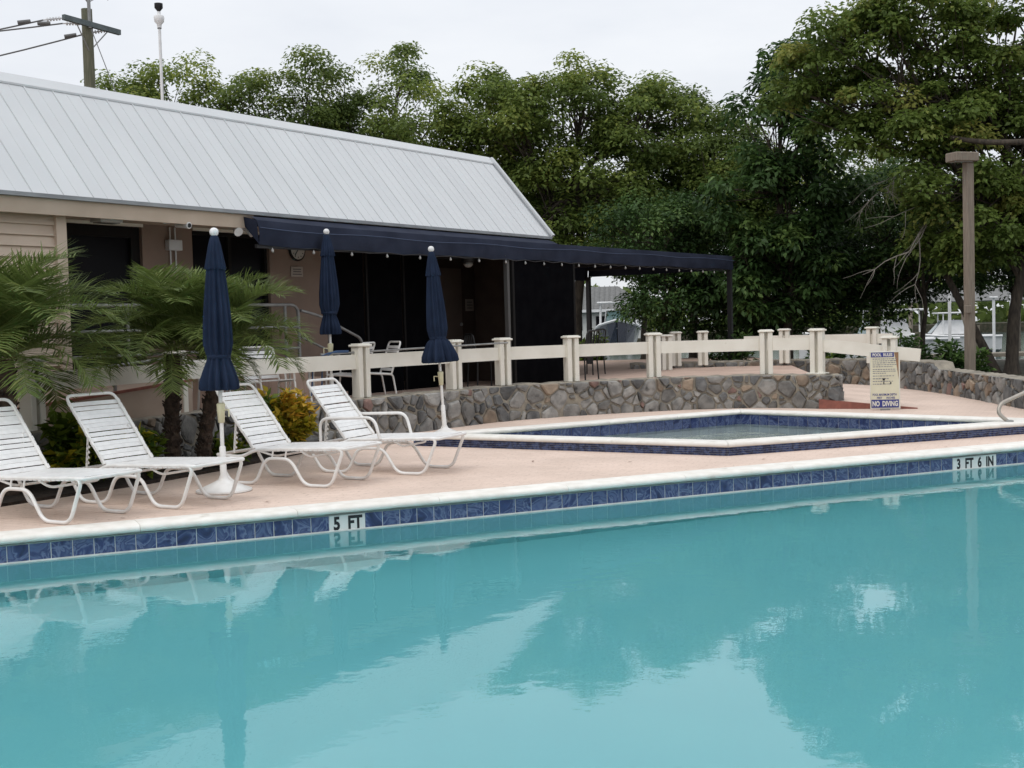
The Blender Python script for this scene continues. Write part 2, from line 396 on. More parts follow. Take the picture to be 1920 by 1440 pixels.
# ------------------------------------------------------------------ main pool frame
TH = R(25.0)
P0 = Vector((0.16, 11.27))
EP = Vector((math.cos(TH), math.sin(TH))); EQ = Vector((math.sin(TH), -math.cos(TH)))   # along the far edge, towards the near side
def pq(p, q): v = P0 + EP * p + EQ * q; return (v.x, v.y)
PL, PR, PW = -1.755 - 43 * 0.1575, 10.5, 10.6
WATER_Z = -0.205
pool_poly = [pq(PL, 0), pq(PR, 0), pq(PR, PW), pq(PL, PW)]

# wading pool outline (outer coping edge)
K_N, K_L, K_F, K_R = Vector((2.33, 13.55)), Vector((-1.32, 15.78)), Vector((3.375, 18.62)), Vector((6.82, 15.31))
kid = [K_N, K_R, K_F, K_L]          # counter-clockwise
def inset(poly, d):
    n = len(poly); out = []
    for i in range(n):
        a, b, c = poly[i - 1], poly[i], poly[(i + 1) % n]
        n1 = Vector((-(b - a).y, (b - a).x)).normalized(); n2 = Vector((-(c - b).y, (c - b).x)).normalized()
        bis = (n1 + n2).normalized(); out.append(b + bis * (d / max(0.2, bis.dot(n1))))
    return out

# stamped brick pattern in the deck, too fine to build singly
def brick_deck(m):
    n, l = m.node_tree.nodes, m.node_tree.links; b = n['Principled BSDF']
    src = b.inputs['Base Color'].links[0].from_socket
    tc = n.new('ShaderNodeTexCoord'); mp = n.new('ShaderNodeMapping'); mp.inputs['Rotation'].default_value = (0, 0, TH); l.new(tc.outputs['Object'], mp.inputs[0])
    br = n.new('ShaderNodeTexBrick'); br.inputs['Scale'].default_value = 1.0; br.inputs['Brick Width'].default_value = .20; br.inputs['Row Height'].default_value = .10
    br.inputs['Mortar Size'].default_value = .006; br.inputs['Mortar Smooth'].default_value = .4
    br.inputs['Color1'].default_value = (1, 1, 1, 1); br.inputs['Color2'].default_value = (.95, .94, .93, 1); br.inputs['Mortar'].default_value = (.87, .85, .84, 1)
    l.new(mp.outputs[0], br.inputs['Vector'])
    mx = n.new('ShaderNodeMix'); mx.data_type = 'RGBA'; mx.blend_type = 'MULTIPLY'; mx.inputs['Factor'].default_value = 1.0
    l.new(src, mx.inputs['A']); l.new(br.outputs['Color'], mx.inputs['B']); l.new(mx.outputs['Result'], b.inputs['Base Color'])
    bp = b.inputs['Normal'].links[0].from_node
    b2 = n.new('ShaderNodeBump'); b2.inputs['Distance'].default_value = .002; b2.invert = True
    l.new(br.outputs['Fac'], b2.inputs['Height']); l.new(bp.outputs[0], b2.inputs['Normal']); l.new(b2.outputs[0], b.inputs['Normal'])
brick_deck(M_deck); brick_deck(M_deck2)
# ------------------------------------------------------------------ ground, deck, soil
deck_outer = [(-24, -14), (24, -14), (24, 30), (-24, 30)]
deck = struct(fill_poly(deck_outer, [pool_poly, [tuple(p) for p in inset(kid, 0.10)]], 0.0, 'pool_deck', M_deck))
ground = struct(fill_poly([(-900, -300), (900, -300), (900, 39), (-900, 39)], [deck_outer], -0.06, 'ground', M_ground))
bed = MB(); bp = [(-9.5, 8.0), (-6.5, 9.2), (-4.62, 11.05), (-3.66, 12.5), (-3.14, 13.6), (-2.55, 15.2), (-1.9, 16.9), (-3.2, 17.2), (-7.5, 15), (-9.5, 12)]
bed.prism(bp, 0.0, 0.03); struct(bed.build('planting_bed', M_soil))
vg = MB(); vg.prism([(7.75, 16.4), (8.02, 18.9), (8.2, 22), (8.1, 25.4), (7.35, 26.75), (6.2, 27.25), (2.5, 27.6), (2.5, 29.99), (23.9, 29.99), (23.9, 14)], 0.0, 0.02); struct(vg.build('verge', M_ground))

# ------------------------------------------------------------------ main pool: basin, tiles, coping
pool = thing('swimming_pool', None, None); pool['kind'] = 'structure'
b = MB(); D = -1.55
c4 = [(x, y) for x, y in pool_poly]
vs = [(x, y, -0.06) for x, y in c4] + [(x, y, D) for x, y in c4]
b.add(vs, [(4, 5, 6, 7)] + [(i, i + 4, (i + 1) % 4 + 4, (i + 1) % 4) for i in range(4)])
b.build('basin', M_plast, pool)
w = MB(); w.add([(*pq(PL, 0.0), WATER_Z), (*pq(PR, 0.0), WATER_Z), (*pq(PR, PW), WATER_Z), (*pq(PL, PW), WATER_Z)], [(3, 2, 1, 0)])
wo = struct(w.build('pool_water', water_mat('pool_water_surface', (0.60, 0.955, 0.985), bump=0.0028, s1=2.4, s2=12)))
TS = 0.1575
def tile_mesh(s=0.152, d=0.012, hgt=0.152):
    m = MB(); m.box((0, 0, 0), (s, d, hgt), bev=0.002); return m.mesh('tile', M_tile)
TILE = tile_mesh()
def tile_row(parent, a, bb, z, skip=None, inward=None):
    a, bb = Vector(a), Vector(bb); d = bb - a; L = d.length; d.normalize(); n = int(L / TS); ang = math.atan2(d.y, d.x)
    for i in range(n):
        s = (i + 0.5) * TS
        if skip and any(lo - 1e-4 <= s <= hi + 1e-4 for lo, hi in skip): continue
        q = a + d * s + inward * 0.004
        link('tile', TILE, parent, (q.x, q.y, z), (0, 0, ang))
# start the row so that the white marker tiles take the place of two and of three blue ones
p5, p36 = -1.755, 5.26           # along-edge centres of the depth markers
i5 = round((p5 - PL) / TS); s5 = i5 * TS
i36 = round((p36 - PL) / TS); s36 = i36 * TS
T_Z = -0.145
tile_row(pool, pq(PL, 0.0), pq(PR, 0.0), T_Z, skip=[(s5 - TS, s5 + TS), (s36 - 2 * TS, s36 + 2 * TS)], inward=EQ)
lip = MB(); lip.box((0, 0, 0), (PR - PL, 0.035, 0.022)); o = lip.build('waterline_ledge', M_lip, pool)
q = pq((PL + PR) / 2, 0.004); o.location = (q[0], q[1], WATER_Z + 0.001); o.rotation_euler = (0, 0, TH)
bk = MB(); bk.box((0, 0, 0), (PR - PL, 0.01, 0.17)); o = bk.build('grout', M_lip, pool)
q = pq((PL + PR) / 2, 0.0015); o.location = (q[0], q[1], -0.143); o.rotation_euler = (0, 0, TH)
for nm, s0, ntile, word, sz in (('depth_marker', s5, 2, '5  FT', 0.255), ('depth_marker', s36, 4, '3  FT  6  IN', 0.53)):
    m = MB(); m.box((0, 0, 0), (ntile * TS - 0.003, 0.013, 0.153), bev=0.002)
    mk = m.build(nm, M_white_tile, pool)
    q = pq(PL + s0, 0.0065); mk.location = (q[0], q[1], T_Z); mk.rotation_euler = (0, 0, TH)
    tm = fit_text(word, sz, .118, M_ink, bold=0.0042)
    link('lettering', tm, mk, (0.006, -0.0072, 0.008), (R(90), 0, 0))
    for k in range(1, ntile):
        j = MB(); j.box((0, 0, 0), (0.003, 0.0005, 0.15)); link('joint', j.mesh('joint', M_lip), mk, (-ntile * TS / 2 + k * TS, -0.0070, 0))

def coping_mesh(L, wd=0.31, th=0.062, over=0.032):
    # profile in (y: -over .. wd-over, z: -th..0), nose rounded, lies along x
    prof = [(-over + 0.0, -th), (wd - over, -th), (wd - over, 0.004)]
    r = th / 2
    prof += [(-over + r + 0.01, 0.004)]
    for k in range(7):
        a = R(90 + 180 * k / 6); prof.append((-over + r + r * math.cos(a), -r + r * math.sin(a)))
    n = len(prof); m = MB()
    vs = [(x, y, z) for x in (-L / 2, L / 2) for y, z in prof]
    fs = [(i, (i + 1) % n, (i + 1) % n + n, i + n) for i in range(n)] + [tuple(reversed(range(n))), tuple(range(n, 2 * n))]
    m.add(vs, fs); return m
def cope_run(parent, a, bb, z, seg, wd=0.31, th=0.062, name='coping_stone', over=0.032):
    # a->b runs with the water on the right-hand side (local -y)
    a, bb = Vector(a), Vector(bb); d = bb - a; L = d.length; d.normalize(); n = max(1, round(L / seg)); st = L / n
    me = coping_mesh(st - 0.003, wd, th, over).mesh(name, M_cope, True)
    for i in range(n):
        q = a + d * (i + .5) * st
        link(name, me, parent, (q.x, q.y, z), (0, 0, math.atan2(d.y, d.x)))
cope_run(pool, pq(PL, 0), pq(PR, 0), 0.003, 1.25)
cope_run(pool, pq(PR, PW), pq(PL, PW), 0.003, 1.25)
cope_run(pool, pq(PR, 0), pq(PR, PW), 0.003, 1.25)
cope_run(pool, pq(PL, PW), pq(PL, 0), 0.003, 1.25)

# ------------------------------------------------------------------ wading pool
KT = 0.145
wade = thing('wading_pool', None, None); wade['kind'] = 'structure'
k_in = inset(kid, 0.29); k_out = inset(kid, 0.03)
n = 4
m = MB()
for i in range(4):
    a, bb = k_out[i], k_out[(i + 1) % 4]; c, d = k_in[(i + 1) % 4], k_in[i]
    m.add([(a.x, a.y, 0.0), (bb.x, bb.y, 0.0), (bb.x, bb.y, KT - 0.05), (a.x, a.y, KT - 0.05)], [(0, 1, 2, 3)])
    m.add([(d.x, d.y, -0.42), (c.x, c.y, -0.42), (c.x, c.y, KT - 0.05), (d.x, d.y, KT - 0.05)], [(3, 2, 1, 0)])
m.add([(p.x, p.y, -0.42) for p in k_in], [(0, 1, 2, 3)])
m.build('basin', mat('wading_plaster', (0.78, 0.83, 0.79), (0.70, 0.77, 0.73), scale=1.5, rough=0.8), wade)
m = MB(); m.add([(p.x, p.y, -0.050) for p in k_in], [(0, 1, 2, 3)])
struct(m.build('wading_pool_water', water_mat('wading_water_surface', (0.92, 0.975, 0.955), bump=0.012, s1=4, s2=12)))
for i in range(4):
    a, bb = Vector(k_in[i]), Vector(k_in[(i + 1) % 4]); d = (bb - a).normalized(); inw = Vector((-d.y, d.x))
    tile_row(wade, a, bb, 0.015, inward=inw)
    m = MB(); L = (bb - a).length; m.box((0, 0, 0), (L, 0.006, 0.16)); o = m.build('grout', M_lip, wade)
    q = (a + bb) / 2; o.location = (q.x, q.y, 0.013); o.rotation_euler = (0, 0, math.atan2(d.y, d.x))
# coping of the wading pool: mitred runs
for i in range(4):
    A, B = kid[i], kid[(i + 1) % 4]; a2, b2 = inset(kid, 0.325)[i], inset(kid, 0.325)[(i + 1) % 4]
    m = MB(); rr = 0.026
    rings = []
    prof = []
    for k in range(7):
        an = R(-90 - 180 * k / 6); prof.append((rr + rr * math.cos(an), rr * math.sin(an)))
    prof2 = [(0.325 - rr + rr * math.cos(R(90 - 180 * k / 6)), rr * math.sin(R(90 - 180 * k / 6))) for k in range(7)]
    full = prof + prof2
    segs = max(1, round((B - A).length / 1.3))
    def at(off, t):
        pa, pb = inset(kid, off)[i], inset(kid, off)[(i + 1) % 4]; return pa.lerp(pb, t)
    cache = {f: (inset(kid, f[0])[i], inset(kid, f[0])[(i + 1) % 4]) for f in full}
    for sgi in range(segs):
        t0, t1 = sgi / segs + 0.0006, (sgi + 1) / segs - 0.0006
        m = MB(); N = len(full)
        vs = []
        for t in (t0, t1):
            for f in full:
                pa, pb = cache[f]; p = pa.lerp(pb, t); vs.append((p.x, p.y, KT - rr + f[1]))
        m.add(vs, [(j, (j + 1) % N, (j + 1) % N + N, j + N) for j in range(N)] + [tuple(reversed(range(N))), tuple(range(N, 2 * N))])
        m.build('coping_stone', M_cope, wade, True)
# mosaic band outside: little bricks, 25 x 50 mm
m = MB()
for i in (0, 3, 1, 2):
    A, B = k_out[i], k_out[(i + 1) % 4]; d = (B - A); L = d.length; d.normalize(); ow = Vector((d.y, -d.x)); ang = math.atan2(d.y, d.x)
    rows = 4; rh = (KT - 0.052) / rows
    for r in range(rows):
        x = -(r % 2) * 0.025
        while x < L:
            x0, x1 = max(0, x + 0.0015), min(L, x + 0.0485)
            if x1 - x0 > 0.008:
                q = A + d * ((x0 + x1) / 2) + ow * 0.003
                m.box((q.x, q.y, (r + .5) * rh), (x1 - x0, 0.008, rh - 0.003), ang)
            x += 0.05
o = m.build('mosaic_band', M_mosaic, wade); o['kind'] = 'stuff'

# ------------------------------------------------------------------ stone walls
def clip(poly, px, py, nx, ny):
    out = []
    for i in range(len(poly)):
        a, b2 = poly[i], poly[(i + 1) % len(poly)]
        da = (a[0] - px) * nx + (a[1] - py) * ny; db = (b2[0] - px) * nx + (b2[1] - py) * ny
        if da <= 0: out.append(a)
        if (da < 0 < db) or (db < 0 < da):
            t = da / (da - db); out.append((a[0] + (b2[0] - a[0]) * t, a[1] + (b2[1] - a[1]) * t))
    return out
class Path:
    def __init__(self, pts):
        self.p = [Vector(p) for p in catmull([(x, y, 0) for x, y in pts], 8)]
        self.s = [0.0]
        for a, b2 in zip(self.p, self.p[1:]): self.s.append(self.s[-1] + (b2 - a).length)
        self.L = self.s[-1]
    def at(self, u):
        u = min(max(u, 0), self.L - 1e-6)
        i = max(0, min(len(self.p) - 2, int(np.searchsorted(self.s, u, side='right')) - 1))
        t = (u - self.s[i]) / (self.s[i + 1] - self.s[i])
        pos = self.p[i].lerp(self.p[i + 1], t)
        def tan(j): return (self.p[min(j + 1, len(self.p) - 1)] - self.p[max(j - 1, 0)]).normalized()
        tg = tan(i).lerp(tan(i + 1), t).normalized()
        return pos, tg, Vector((tg.y, -tg.x, 0))       # right-hand normal (towards the camera for left-to-right runs)
def stone_wall(pts, h, label, seed, thick=0.36, u0=0.0, dens=27.0, hf=None, weights=(6, 3, .5, 0.2)):
    rng = random.Random(seed); P = Path(pts)
    t = thing('stone_wall', label, 'wall')
    hh = (lambda u: h) if hf is None else hf
    # mortar core with an uneven top
    m = MB(); N = int(P.L / 0.12) + 1; us = [P.L * i / N for i in range(N + 1)]
    vs = []
    for u in us:
        pos, tg, nn = P.at(u); top = hh(u) + rng.uniform(-0.012, 0.012)
        f = pos; bk = pos - nn * thick
        vs += [(f.x, f.y, 0), (f.x, f.y, top - 0.015), (f.x - nn.x * .03, f.y - nn.y * .03, top), (bk.x + nn.x * .03, bk.y + nn.y * .03, top + rng.uniform(-.008, .008)), (bk.x, bk.y, top - 0.015), (bk.x, bk.y, 0)]
    fs = [(i * 6 + j, (i + 1) * 6 + j, (i + 1) * 6 + j + 1, i * 6 + j + 1) for i in range(N) for j in range(5)]
    fs += [tuple(range(6)), tuple(reversed(range(N * 6, N * 6 + 6)))]
    m.add(vs, fs); m.build('mortar_core', M_mortar, t)
    # stones
    sites = []; want = int((P.L - u0) * h * dens); tries = 0
    RAD = {}
    while len(sites) < want and tries < 40000:
        tries += 1
        c = (rng.uniform(u0, P.L), rng.uniform(0.0, h)); md = rng.choice((.04, .07, .09, .12, .15, .20))
        if all(((c[0] - s[0]) * 0.8) ** 2 + ((c[1] - s[1]) * 1.15) ** 2 > (md * .55 + RAD[s] * .55) ** 2 for s in sites): sites.append(c); RAD[c] = md
    for c in sites:
        poly = [(max(u0, c[0] - .5), -0.02), (min(P.L, c[0] + .5), -0.02), (min(P.L, c[0] + .5), h - 0.012), (max(u0, c[0] - .5), h - 0.012)]
        for s in sites:
            if s is c or abs(s[0] - c[0]) > 1.0: continue
            dx, dy = s[0] - c[0], s[1] - c[1]; dl = math.hypot(dx, dy); tq = min(.85, max(.15, .5 + (RAD[c] ** 2 - RAD[s] ** 2) * .9 / (2 * dl * dl)))
            mx, my = c[0] + dx * tq, c[1] + dy * tq
            g = rng.uniform(0.005, 0.022)
            poly = clip(poly, mx - dx / dl * g, my - dy / dl * g, dx, dy)
            if len(poly) < 3: break
        if len(poly) < 3: continue
        # soften corners: chop each
        ch = []
        K = len(poly)
        for i in range(K):
            a, b2, d2 = poly[i - 1], poly[i], poly[(i + 1) % K]
            f1, f2 = rng.uniform(.05, .22), rng.uniform(.05, .22)
            ch.append((b2[0] + (a[0] - b2[0]) * f1, b2[1] + (a[1] - b2[1]) * f1)); ch.append((b2[0] + (d2[0] - b2[0]) * f2, b2[1] + (d2[1] - b2[1]) * f2))
        poly = ch; K = len(poly)
        cx = sum(p[0] for p in poly) / K; cy = sum(p[1] for p in poly) / K
        if max(p[0] for p in poly) - min(p[0] for p in poly) < 0.05: continue
        dep = rng.uniform(0.015, 0.060); tx, ty = rng.uniform(-.10, .10), rng.uniform(-.10, .10)
        pos0, tg0, nn0 = P.at(cx); base = Vector((pos0.x, pos0.y, cy))
        vs = []
        for sc, dp in ((1.0, -0.02), (0.97, dep * .55), (0.80, dep)):
            for (pu, pv) in poly:
                uu, vv = cx + (pu - cx) * sc, cy + (pv - cy) * sc
                pos, tg, nn = P.at(uu); dd = dp + ((uu - cx) * tx + (vv - cy) * ty if dp > 0 else 0) + (rng.uniform(-.004, .004) if dp > 0 else 0)
                vs.append(Vector((pos.x, pos.y, min(vv, hh(uu) - 0.006))) + nn * dd - base)
        pos, tg, nn = P.at(cx); vs.append(Vector((pos.x, pos.y, min(cy, hh(cx) - .01))) + nn * (dep + rng.uniform(0, .008)) - base)
        fs = [(r * K + i, r * K + (i + 1) % K, (r + 1) * K + (i + 1) % K, (r + 1) * K + i) for r in range(2) for i in range(K)]
        fs += [(2 * K + i, 2 * K + (i + 1) % K, 3 * K) for i in range(K)]
        mm = MB(); mm.add(vs, fs)
        link('stone', mm.mesh('stone', rng.choices(M_stone, weights)[0]), t, base)
    return P
W1 = [(-6.7, 9.8), (-5.35, 11.55), (-4.6, 13.0), (-4.05, 14.5), (-3.5, 15.7), (-2.7, 16.5), (-2.03, 17.0), (-0.86, 18.5), (-0.13, 19.35), (0.96, 20.05), (2.35, 20.62), (3.4, 20.78), (4.3, 20.62), (5.05, 20.12), (5.24, 20.10), (5.33, 20.30), (5.36, 20.5)]
wallA = stone_wall(W1, 0.55, 'grey rubble stone retaining wall curving behind the wading pool under the cream fence', 3, dens=42, u0=3.2)
W2 = [(2.6, 27.3), (4.5, 27.2), (6.1, 26.95), (7.1, 26.45), (7.75, 25.3), (7.95, 23.6), (7.92, 21.9), (7.75, 18.9), (7.5, 16.6)]
wallB = stone_wall(W2, 0.55, 'low rubble stone boundary wall behind the pool rules sign, its top stepping down', 5,
                   hf=lambda u: 0.57 if u < 7.9 else 0.44, dens=36, weights=(5, 5, 1.6, .3))
# terrace behind the wall, ramp with red edge
terr = [(p.x, p.y) for p in (Vector(x) - Vector((0, 0, 0)) for x in [(w_.x - n_.x * .2, w_.y - n_.y * .2, 0) for w_, t_, n_ in (wallA.at(wallA.L * i / 40) for i in range(41))])]
TZ = 0.45
m = MB(); m.prism(terr + [(6.0, 26.8), (6.5, 34), (-13, 34), (-13, 10.2)], 0.0, TZ); struct(m.build('terrace', M_deck2))
m = MB()
ra, rb, rc, rd = (4.95, 20.12), (6.35, 19.55), (7.75, 25.6), (5.7, 26.6)
m.add([(*ra, .0), (*rb, .0), (*rc, .0), (*rd, .0), (*ra, .15), (*rb, .012), (*rc, .012), (*rd, .15)], [(4, 5, 6, 7), (0, 1, 5, 4), (1, 2, 6, 5), (2, 3, 7, 6), (3, 0, 4, 7)])
ramp = struct(m.build('entry_ramp', M_deck))
m = MB(); m.add([(4.93, 20.09, .0), (6.33, 19.52, 0), (6.33, 19.52, .013), (4.93, 20.09, .153), (4.95, 20.14, .157), (6.35, 19.57, .017), (4.95, 20.14, .0), (6.35, 19.57, 0)],
                [(0, 1, 2, 3), (3, 2, 5, 4), (4, 5, 7, 6), (0, 3, 4, 6), (1, 7, 5, 2)])
m.build('red_edge', M_red, ramp)

# ------------------------------------------------------------------ cream fence
def post_mesh(h, base_plate=False):
    m = MB()
    m.box((-.066, 0, h / 2), (.080, .16, h), bev=.008); m.box((.066, 0, h / 2), (.080, .16, h), bev=.008)
    m.box((0, .035, h / 2), (.052, .05, h - .02))
    if base_plate: m.box((0, 0, .012), (.31, .26, .024), bev=.005)
    return m.mesh('post', M_vinyl)
cap_mb = MB(); cap_mb.box((0, 0, 0), (.262, .215, .032), bev=.010); cap_mb.box((0, 0, .022), (.21, .165, .014), bev=.005)
CAP = cap_mb.mesh('cap', M_vinyl)
POST = post_mesh(.70); POSTB = post_mesh(.70, True)
def post(parent, x, y, z, ang, me=POST, h=.70):
    p = link('post', me, parent, (x, y, z), (0, 0, ang)); link('cap', CAP, p, (0, 0, h + .017)); return p
def rail(parent, a, b2, hgt=.20, th=.045):
    m = MB(); a, b2 = Vector(a), Vector(b2); c = (a + b2) / 2
    m.bar(a - c, b2 - c, th, hgt); o = m.build('rail', M_vinyl, parent); o.location = c; return o
fen = thing('fence', 'cream vinyl post and rail fence standing on the curved rubble wall', 'fence')
FP = []
for x, y in [(-4.88, 12.7), (-4.02, 15.0), (-2.07, 17.20), (-0.865, 18.70), (-0.134, 19.55), (0.968, 20.2), (2.371, 20.85), (4.25, 20.85), (5.0, 20.42)]:
    FP.append(Vector((x, y)))
for i, p in enumerate(FP):
    a = FP[max(0, i - 1)]; c = FP[min(len(FP) - 1, i + 1)]; d = c - a
    post(fen, p.x, p.y, .548, math.atan2(d.y, d.x), POSTB if i == len(FP) - 1 else POST)
    if i:
        q = FP[i - 1]; dd = (p - q).normalized() * .02
        rail(fen, (q.x + dd.x, q.y + dd.y, 1.045), (p.x - dd.x, p.y - dd.y, 1.045))
f2 = thing('fence', 'cream vinyl ramp railing sloping down beside the pool rules sign', 'fence')
e0 = Vector((5.0, 20.42)); e1 = Vector((6.42, 19.62)); dv = (e1 - e0).normalized()
rail(f2, (5.06, 20.38, 1.015), (6.42, 19.62, .835))
pp = e0 + dv * 1.16
post(f2, pp.x, pp.y, 0.055, math.atan2(dv.y, dv.x), post_mesh(1.05), 1.05)
f3 = thing('fence', 'far cream vinyl fence on the boundary wall along the top of the ramp', 'fence')
FP3 = [Vector(v) for v in ((3.55, 26.95), (4.13, 26.95), (5.85, 26.75), (7.4, 25.6))]
for i, p in enumerate(FP3):
    d = FP3[min(i + 1, 3)] - FP3[max(i - 1, 0)]
    post(f3, p.x, p.y, .50, math.atan2(d.y, d.x))
rail(f3, (5.0, 26.85, 1.0), (5.85, 26.75, 1.0)); 
e = (FP3[3] - FP3[2]).normalized()
rail(f3, (FP3[2].x, FP3[2].y, 1.0), (FP3[3].x + e.x * .42, FP3[3].y + e.y * .42, 1.0))
f4 = thing('fence', 'single cream vinyl fence post beyond the canopy, standing on the terrace', 'fence')
post(f4, 3.25, 26.2, .45, .1)

# ------------------------------------------------------------------ club building
BA = Vector((-5.363, 13.334, 0)); BU = Vector((.54055, .84131, 0)); BN = Vector((-.84131, .54055, 0))
BANG = math.atan2(BU.y, BU.x)
bld = thing('club_building', 'long beige clubhouse with white standing seam metal roof and dark screened porch', 'building', (BA.x, BA.y, 0), BANG)
# local coordinates: x along the eave (s), y into the building (off), z up
def bbox(name, m, s0, s1, o0, o1, z0, z1, parent=bld, bev=0.0):
    q = MB(); q.box((0, 0, 0), (s1 - s0, o1 - o0, z1 - z0), bev=bev)
    ob = q.build(name, m, parent); pl = Vector(((s0 + s1) / 2, (o0 + o1) / 2, (z0 + z1) / 2))
    if parent is not bld and parent.parent is not None: pl = pl - Vector(parent.location)
    ob.location = pl; return ob
S0, S1 = -4.0, 11.315; EZ, RZ, RUN = 3.05, 4.575, 1.25
roof_slope = math.atan2(RZ - EZ, RUN + .03)
RL = math.hypot(RZ - EZ, RUN + .03)
roof = MB(); roof.add([(S0, -.03, EZ - .03), (S1, -.03, EZ - .03), (S1, RUN, RZ - .03), (S0, RUN, RZ - .03), (S1, 8, RZ - .03), (S0, 8, RZ - .03)], [(0, 1, 2, 3), (3, 2, 4, 5)])
roof_o = roof.build('roof', M_roof, bld)
pw = 0.405; npan = int((S1 - S0) / pw)
pm = MB(); pm.box((0, RL / 2, 0), (pw - .004, RL, .012)); pm.box((-pw / 2 + .012, RL / 2, .009), (.016, RL, .013)); pm.box((0.005, RL / 2, .007), (.010, RL, .006))
PAN = pm.mesh('roof_panel', M_roof)
for i in range(npan + 1):
    x = S1 - (i + .5) * pw
    link('roof_panel', PAN, roof_o, (x, -.03, EZ), (roof_slope, 0, 0))
q = MB(); q.bar((S0, -.045, EZ - .005), (S1, -.045, EZ - .005), .03, .045); q.build('drip_edge', M_trim, roof_o)
q = MB(); q.add([(S0, RUN - .10, RZ - .075), (S1 + .03, RUN - .10, RZ - .075), (S1 + .03, RUN + .03, RZ + .055), (S0, RUN + .03, RZ + .055), (S1 + .03, RUN + .4, RZ + .05), (S0, RUN + .4, RZ + .05), (S0, RUN - .10, RZ - .10), (S1 + .03, RUN - .10, RZ - .10)], [(0, 1, 2, 3), (3, 2, 4, 5), (6, 7, 1, 0)])
q.build('ridge_cap', M_roof, roof_o)
q = MB(); q.bar((S1 + .02, -.05, EZ + .015), (S1 + .02, RUN, RZ + .015), .07, .10, (0, -1, 1)); q.build('rake_trim', M_roof, roof_o)
q = MB(); q.bar((S1 - .05, -.05, EZ + .033), (S1 - .05, RUN - .1, RZ - .085), .016, .02, (0, -1, 1)); q.build('rake_flashing', M_trim, roof_o)
vp = MB(); vp.tube([(-.5, 1.55, RZ - .02), (-.5, 1.55, RZ + .17)], .035, 8); vp.build('vent_pipe', M_trim, roof_o)
bbox('fascia', M_fascia, S0, 3.75, -.015, .03, 2.845, 3.02)
bbox('soffit', M_fascia, S0, S1, .03, 1.05, 2.93, 2.955)
bbox('fascia', M_frame, 3.75, S1, -.015, .03, 2.88, 3.02)
# flush clapboard bay
bbox('wall', M_siding, S0, .80, .19, .40, .45, 2.93)
bbox('corner_board', M_siding, .78, .915, .12, .42, .45, 2.93)
bz, k = .45, 0
SID = {}
while bz < 2.92:
    q = MB(); L = .78 - S0
    q.add([(0, 0, 0), (L, 0, 0), (L, 0.030, .125), (0, .030, .125), (0, .04, 0), (L, .04, 0), (L, .04, .125), (0, .04, .125)], [(0, 1, 2, 3), (0, 4, 5, 1), (3, 2, 6, 7), (1, 5, 6, 2), (0, 3, 7, 4)])
    if 'm' not in SID: SID['m'] = q.mesh('siding_board', M_siding)
    link('siding_board', SID['m'], bld, (S0, .150, bz)); bz += .121
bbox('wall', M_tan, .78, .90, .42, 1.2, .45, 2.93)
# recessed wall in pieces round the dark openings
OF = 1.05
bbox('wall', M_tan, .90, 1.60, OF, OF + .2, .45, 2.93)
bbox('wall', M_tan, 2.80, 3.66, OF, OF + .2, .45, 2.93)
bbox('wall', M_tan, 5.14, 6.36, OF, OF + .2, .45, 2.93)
bbox('header_trim', M_vinyl, 1.60, 2.80, OF - .03, OF - .005, 2.885, 2.925)
bbox('header_trim', M_vinyl, 3.66, 5.14, OF - .03, OF - .005, 2.885, 2.925)
def opening(name, s0, s1, z0, z1, fw=.09, mull=()):
    g = bbox(name, M_glass, s0, s1, OF + .10, OF + .13, z0, z1)
    for a, c, d, f in ((s0, s0 + fw, z0, z1), (s1 - fw, s1, z0, z1)): bbox('frame', M_frame, a, c, OF + .05, OF + .098, d, f, g)
    bbox('frame', M_frame, s0 + fw, s1 - fw, OF + .05, OF + .098, z1 - fw, z1, g)
    bbox('frame', M_frame, s0 + fw, s1 - fw, OF + .05, OF + .098, z0, z0 + fw, g)
    for a in mull: bbox('mullion', M_frame, a - .03, a + .03, OF + .05, OF + .098, z0 + fw, z1 - fw, g)
    return g
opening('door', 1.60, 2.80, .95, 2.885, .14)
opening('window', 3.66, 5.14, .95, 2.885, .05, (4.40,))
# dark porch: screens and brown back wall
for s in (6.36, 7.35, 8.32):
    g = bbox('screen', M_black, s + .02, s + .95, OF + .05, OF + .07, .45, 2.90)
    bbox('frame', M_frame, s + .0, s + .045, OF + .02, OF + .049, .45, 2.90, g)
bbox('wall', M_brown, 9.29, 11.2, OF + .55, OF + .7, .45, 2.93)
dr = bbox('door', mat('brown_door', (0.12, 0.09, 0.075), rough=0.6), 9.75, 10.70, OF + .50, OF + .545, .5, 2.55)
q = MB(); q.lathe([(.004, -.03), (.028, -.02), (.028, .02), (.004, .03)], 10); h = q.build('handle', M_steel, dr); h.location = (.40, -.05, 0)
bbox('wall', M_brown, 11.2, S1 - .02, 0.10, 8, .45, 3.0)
bbox('wall', M_tan, S0, 11.2, 7.6, 7.8, .45, 4.4)
q = MB(); q.add([(S1 - .06, .0, 2.95), (S1 - .06, 8, 2.95), (S1 - .06, 8, RZ - .05), (S1 - .06, RUN, RZ - .05)], [(0, 1, 2, 3)]); q.build('gable_wall', M_siding, bld)
# raised landing with rail, steps
bbox('landing', M_deck2, -4, 5.15, .40, 1.05, .45, .95)
for i, (zz, ss) in enumerate(((.82, 5.45), (.70, 5.75), (.57, 6.05))): bbox('step', M_deck2, 5.15, ss, .42 + i * .003, 1.045, .45, zz)
def wpt(s, off, z): v = BA + BU * s + BN * off; return (v.x, v.y, z)

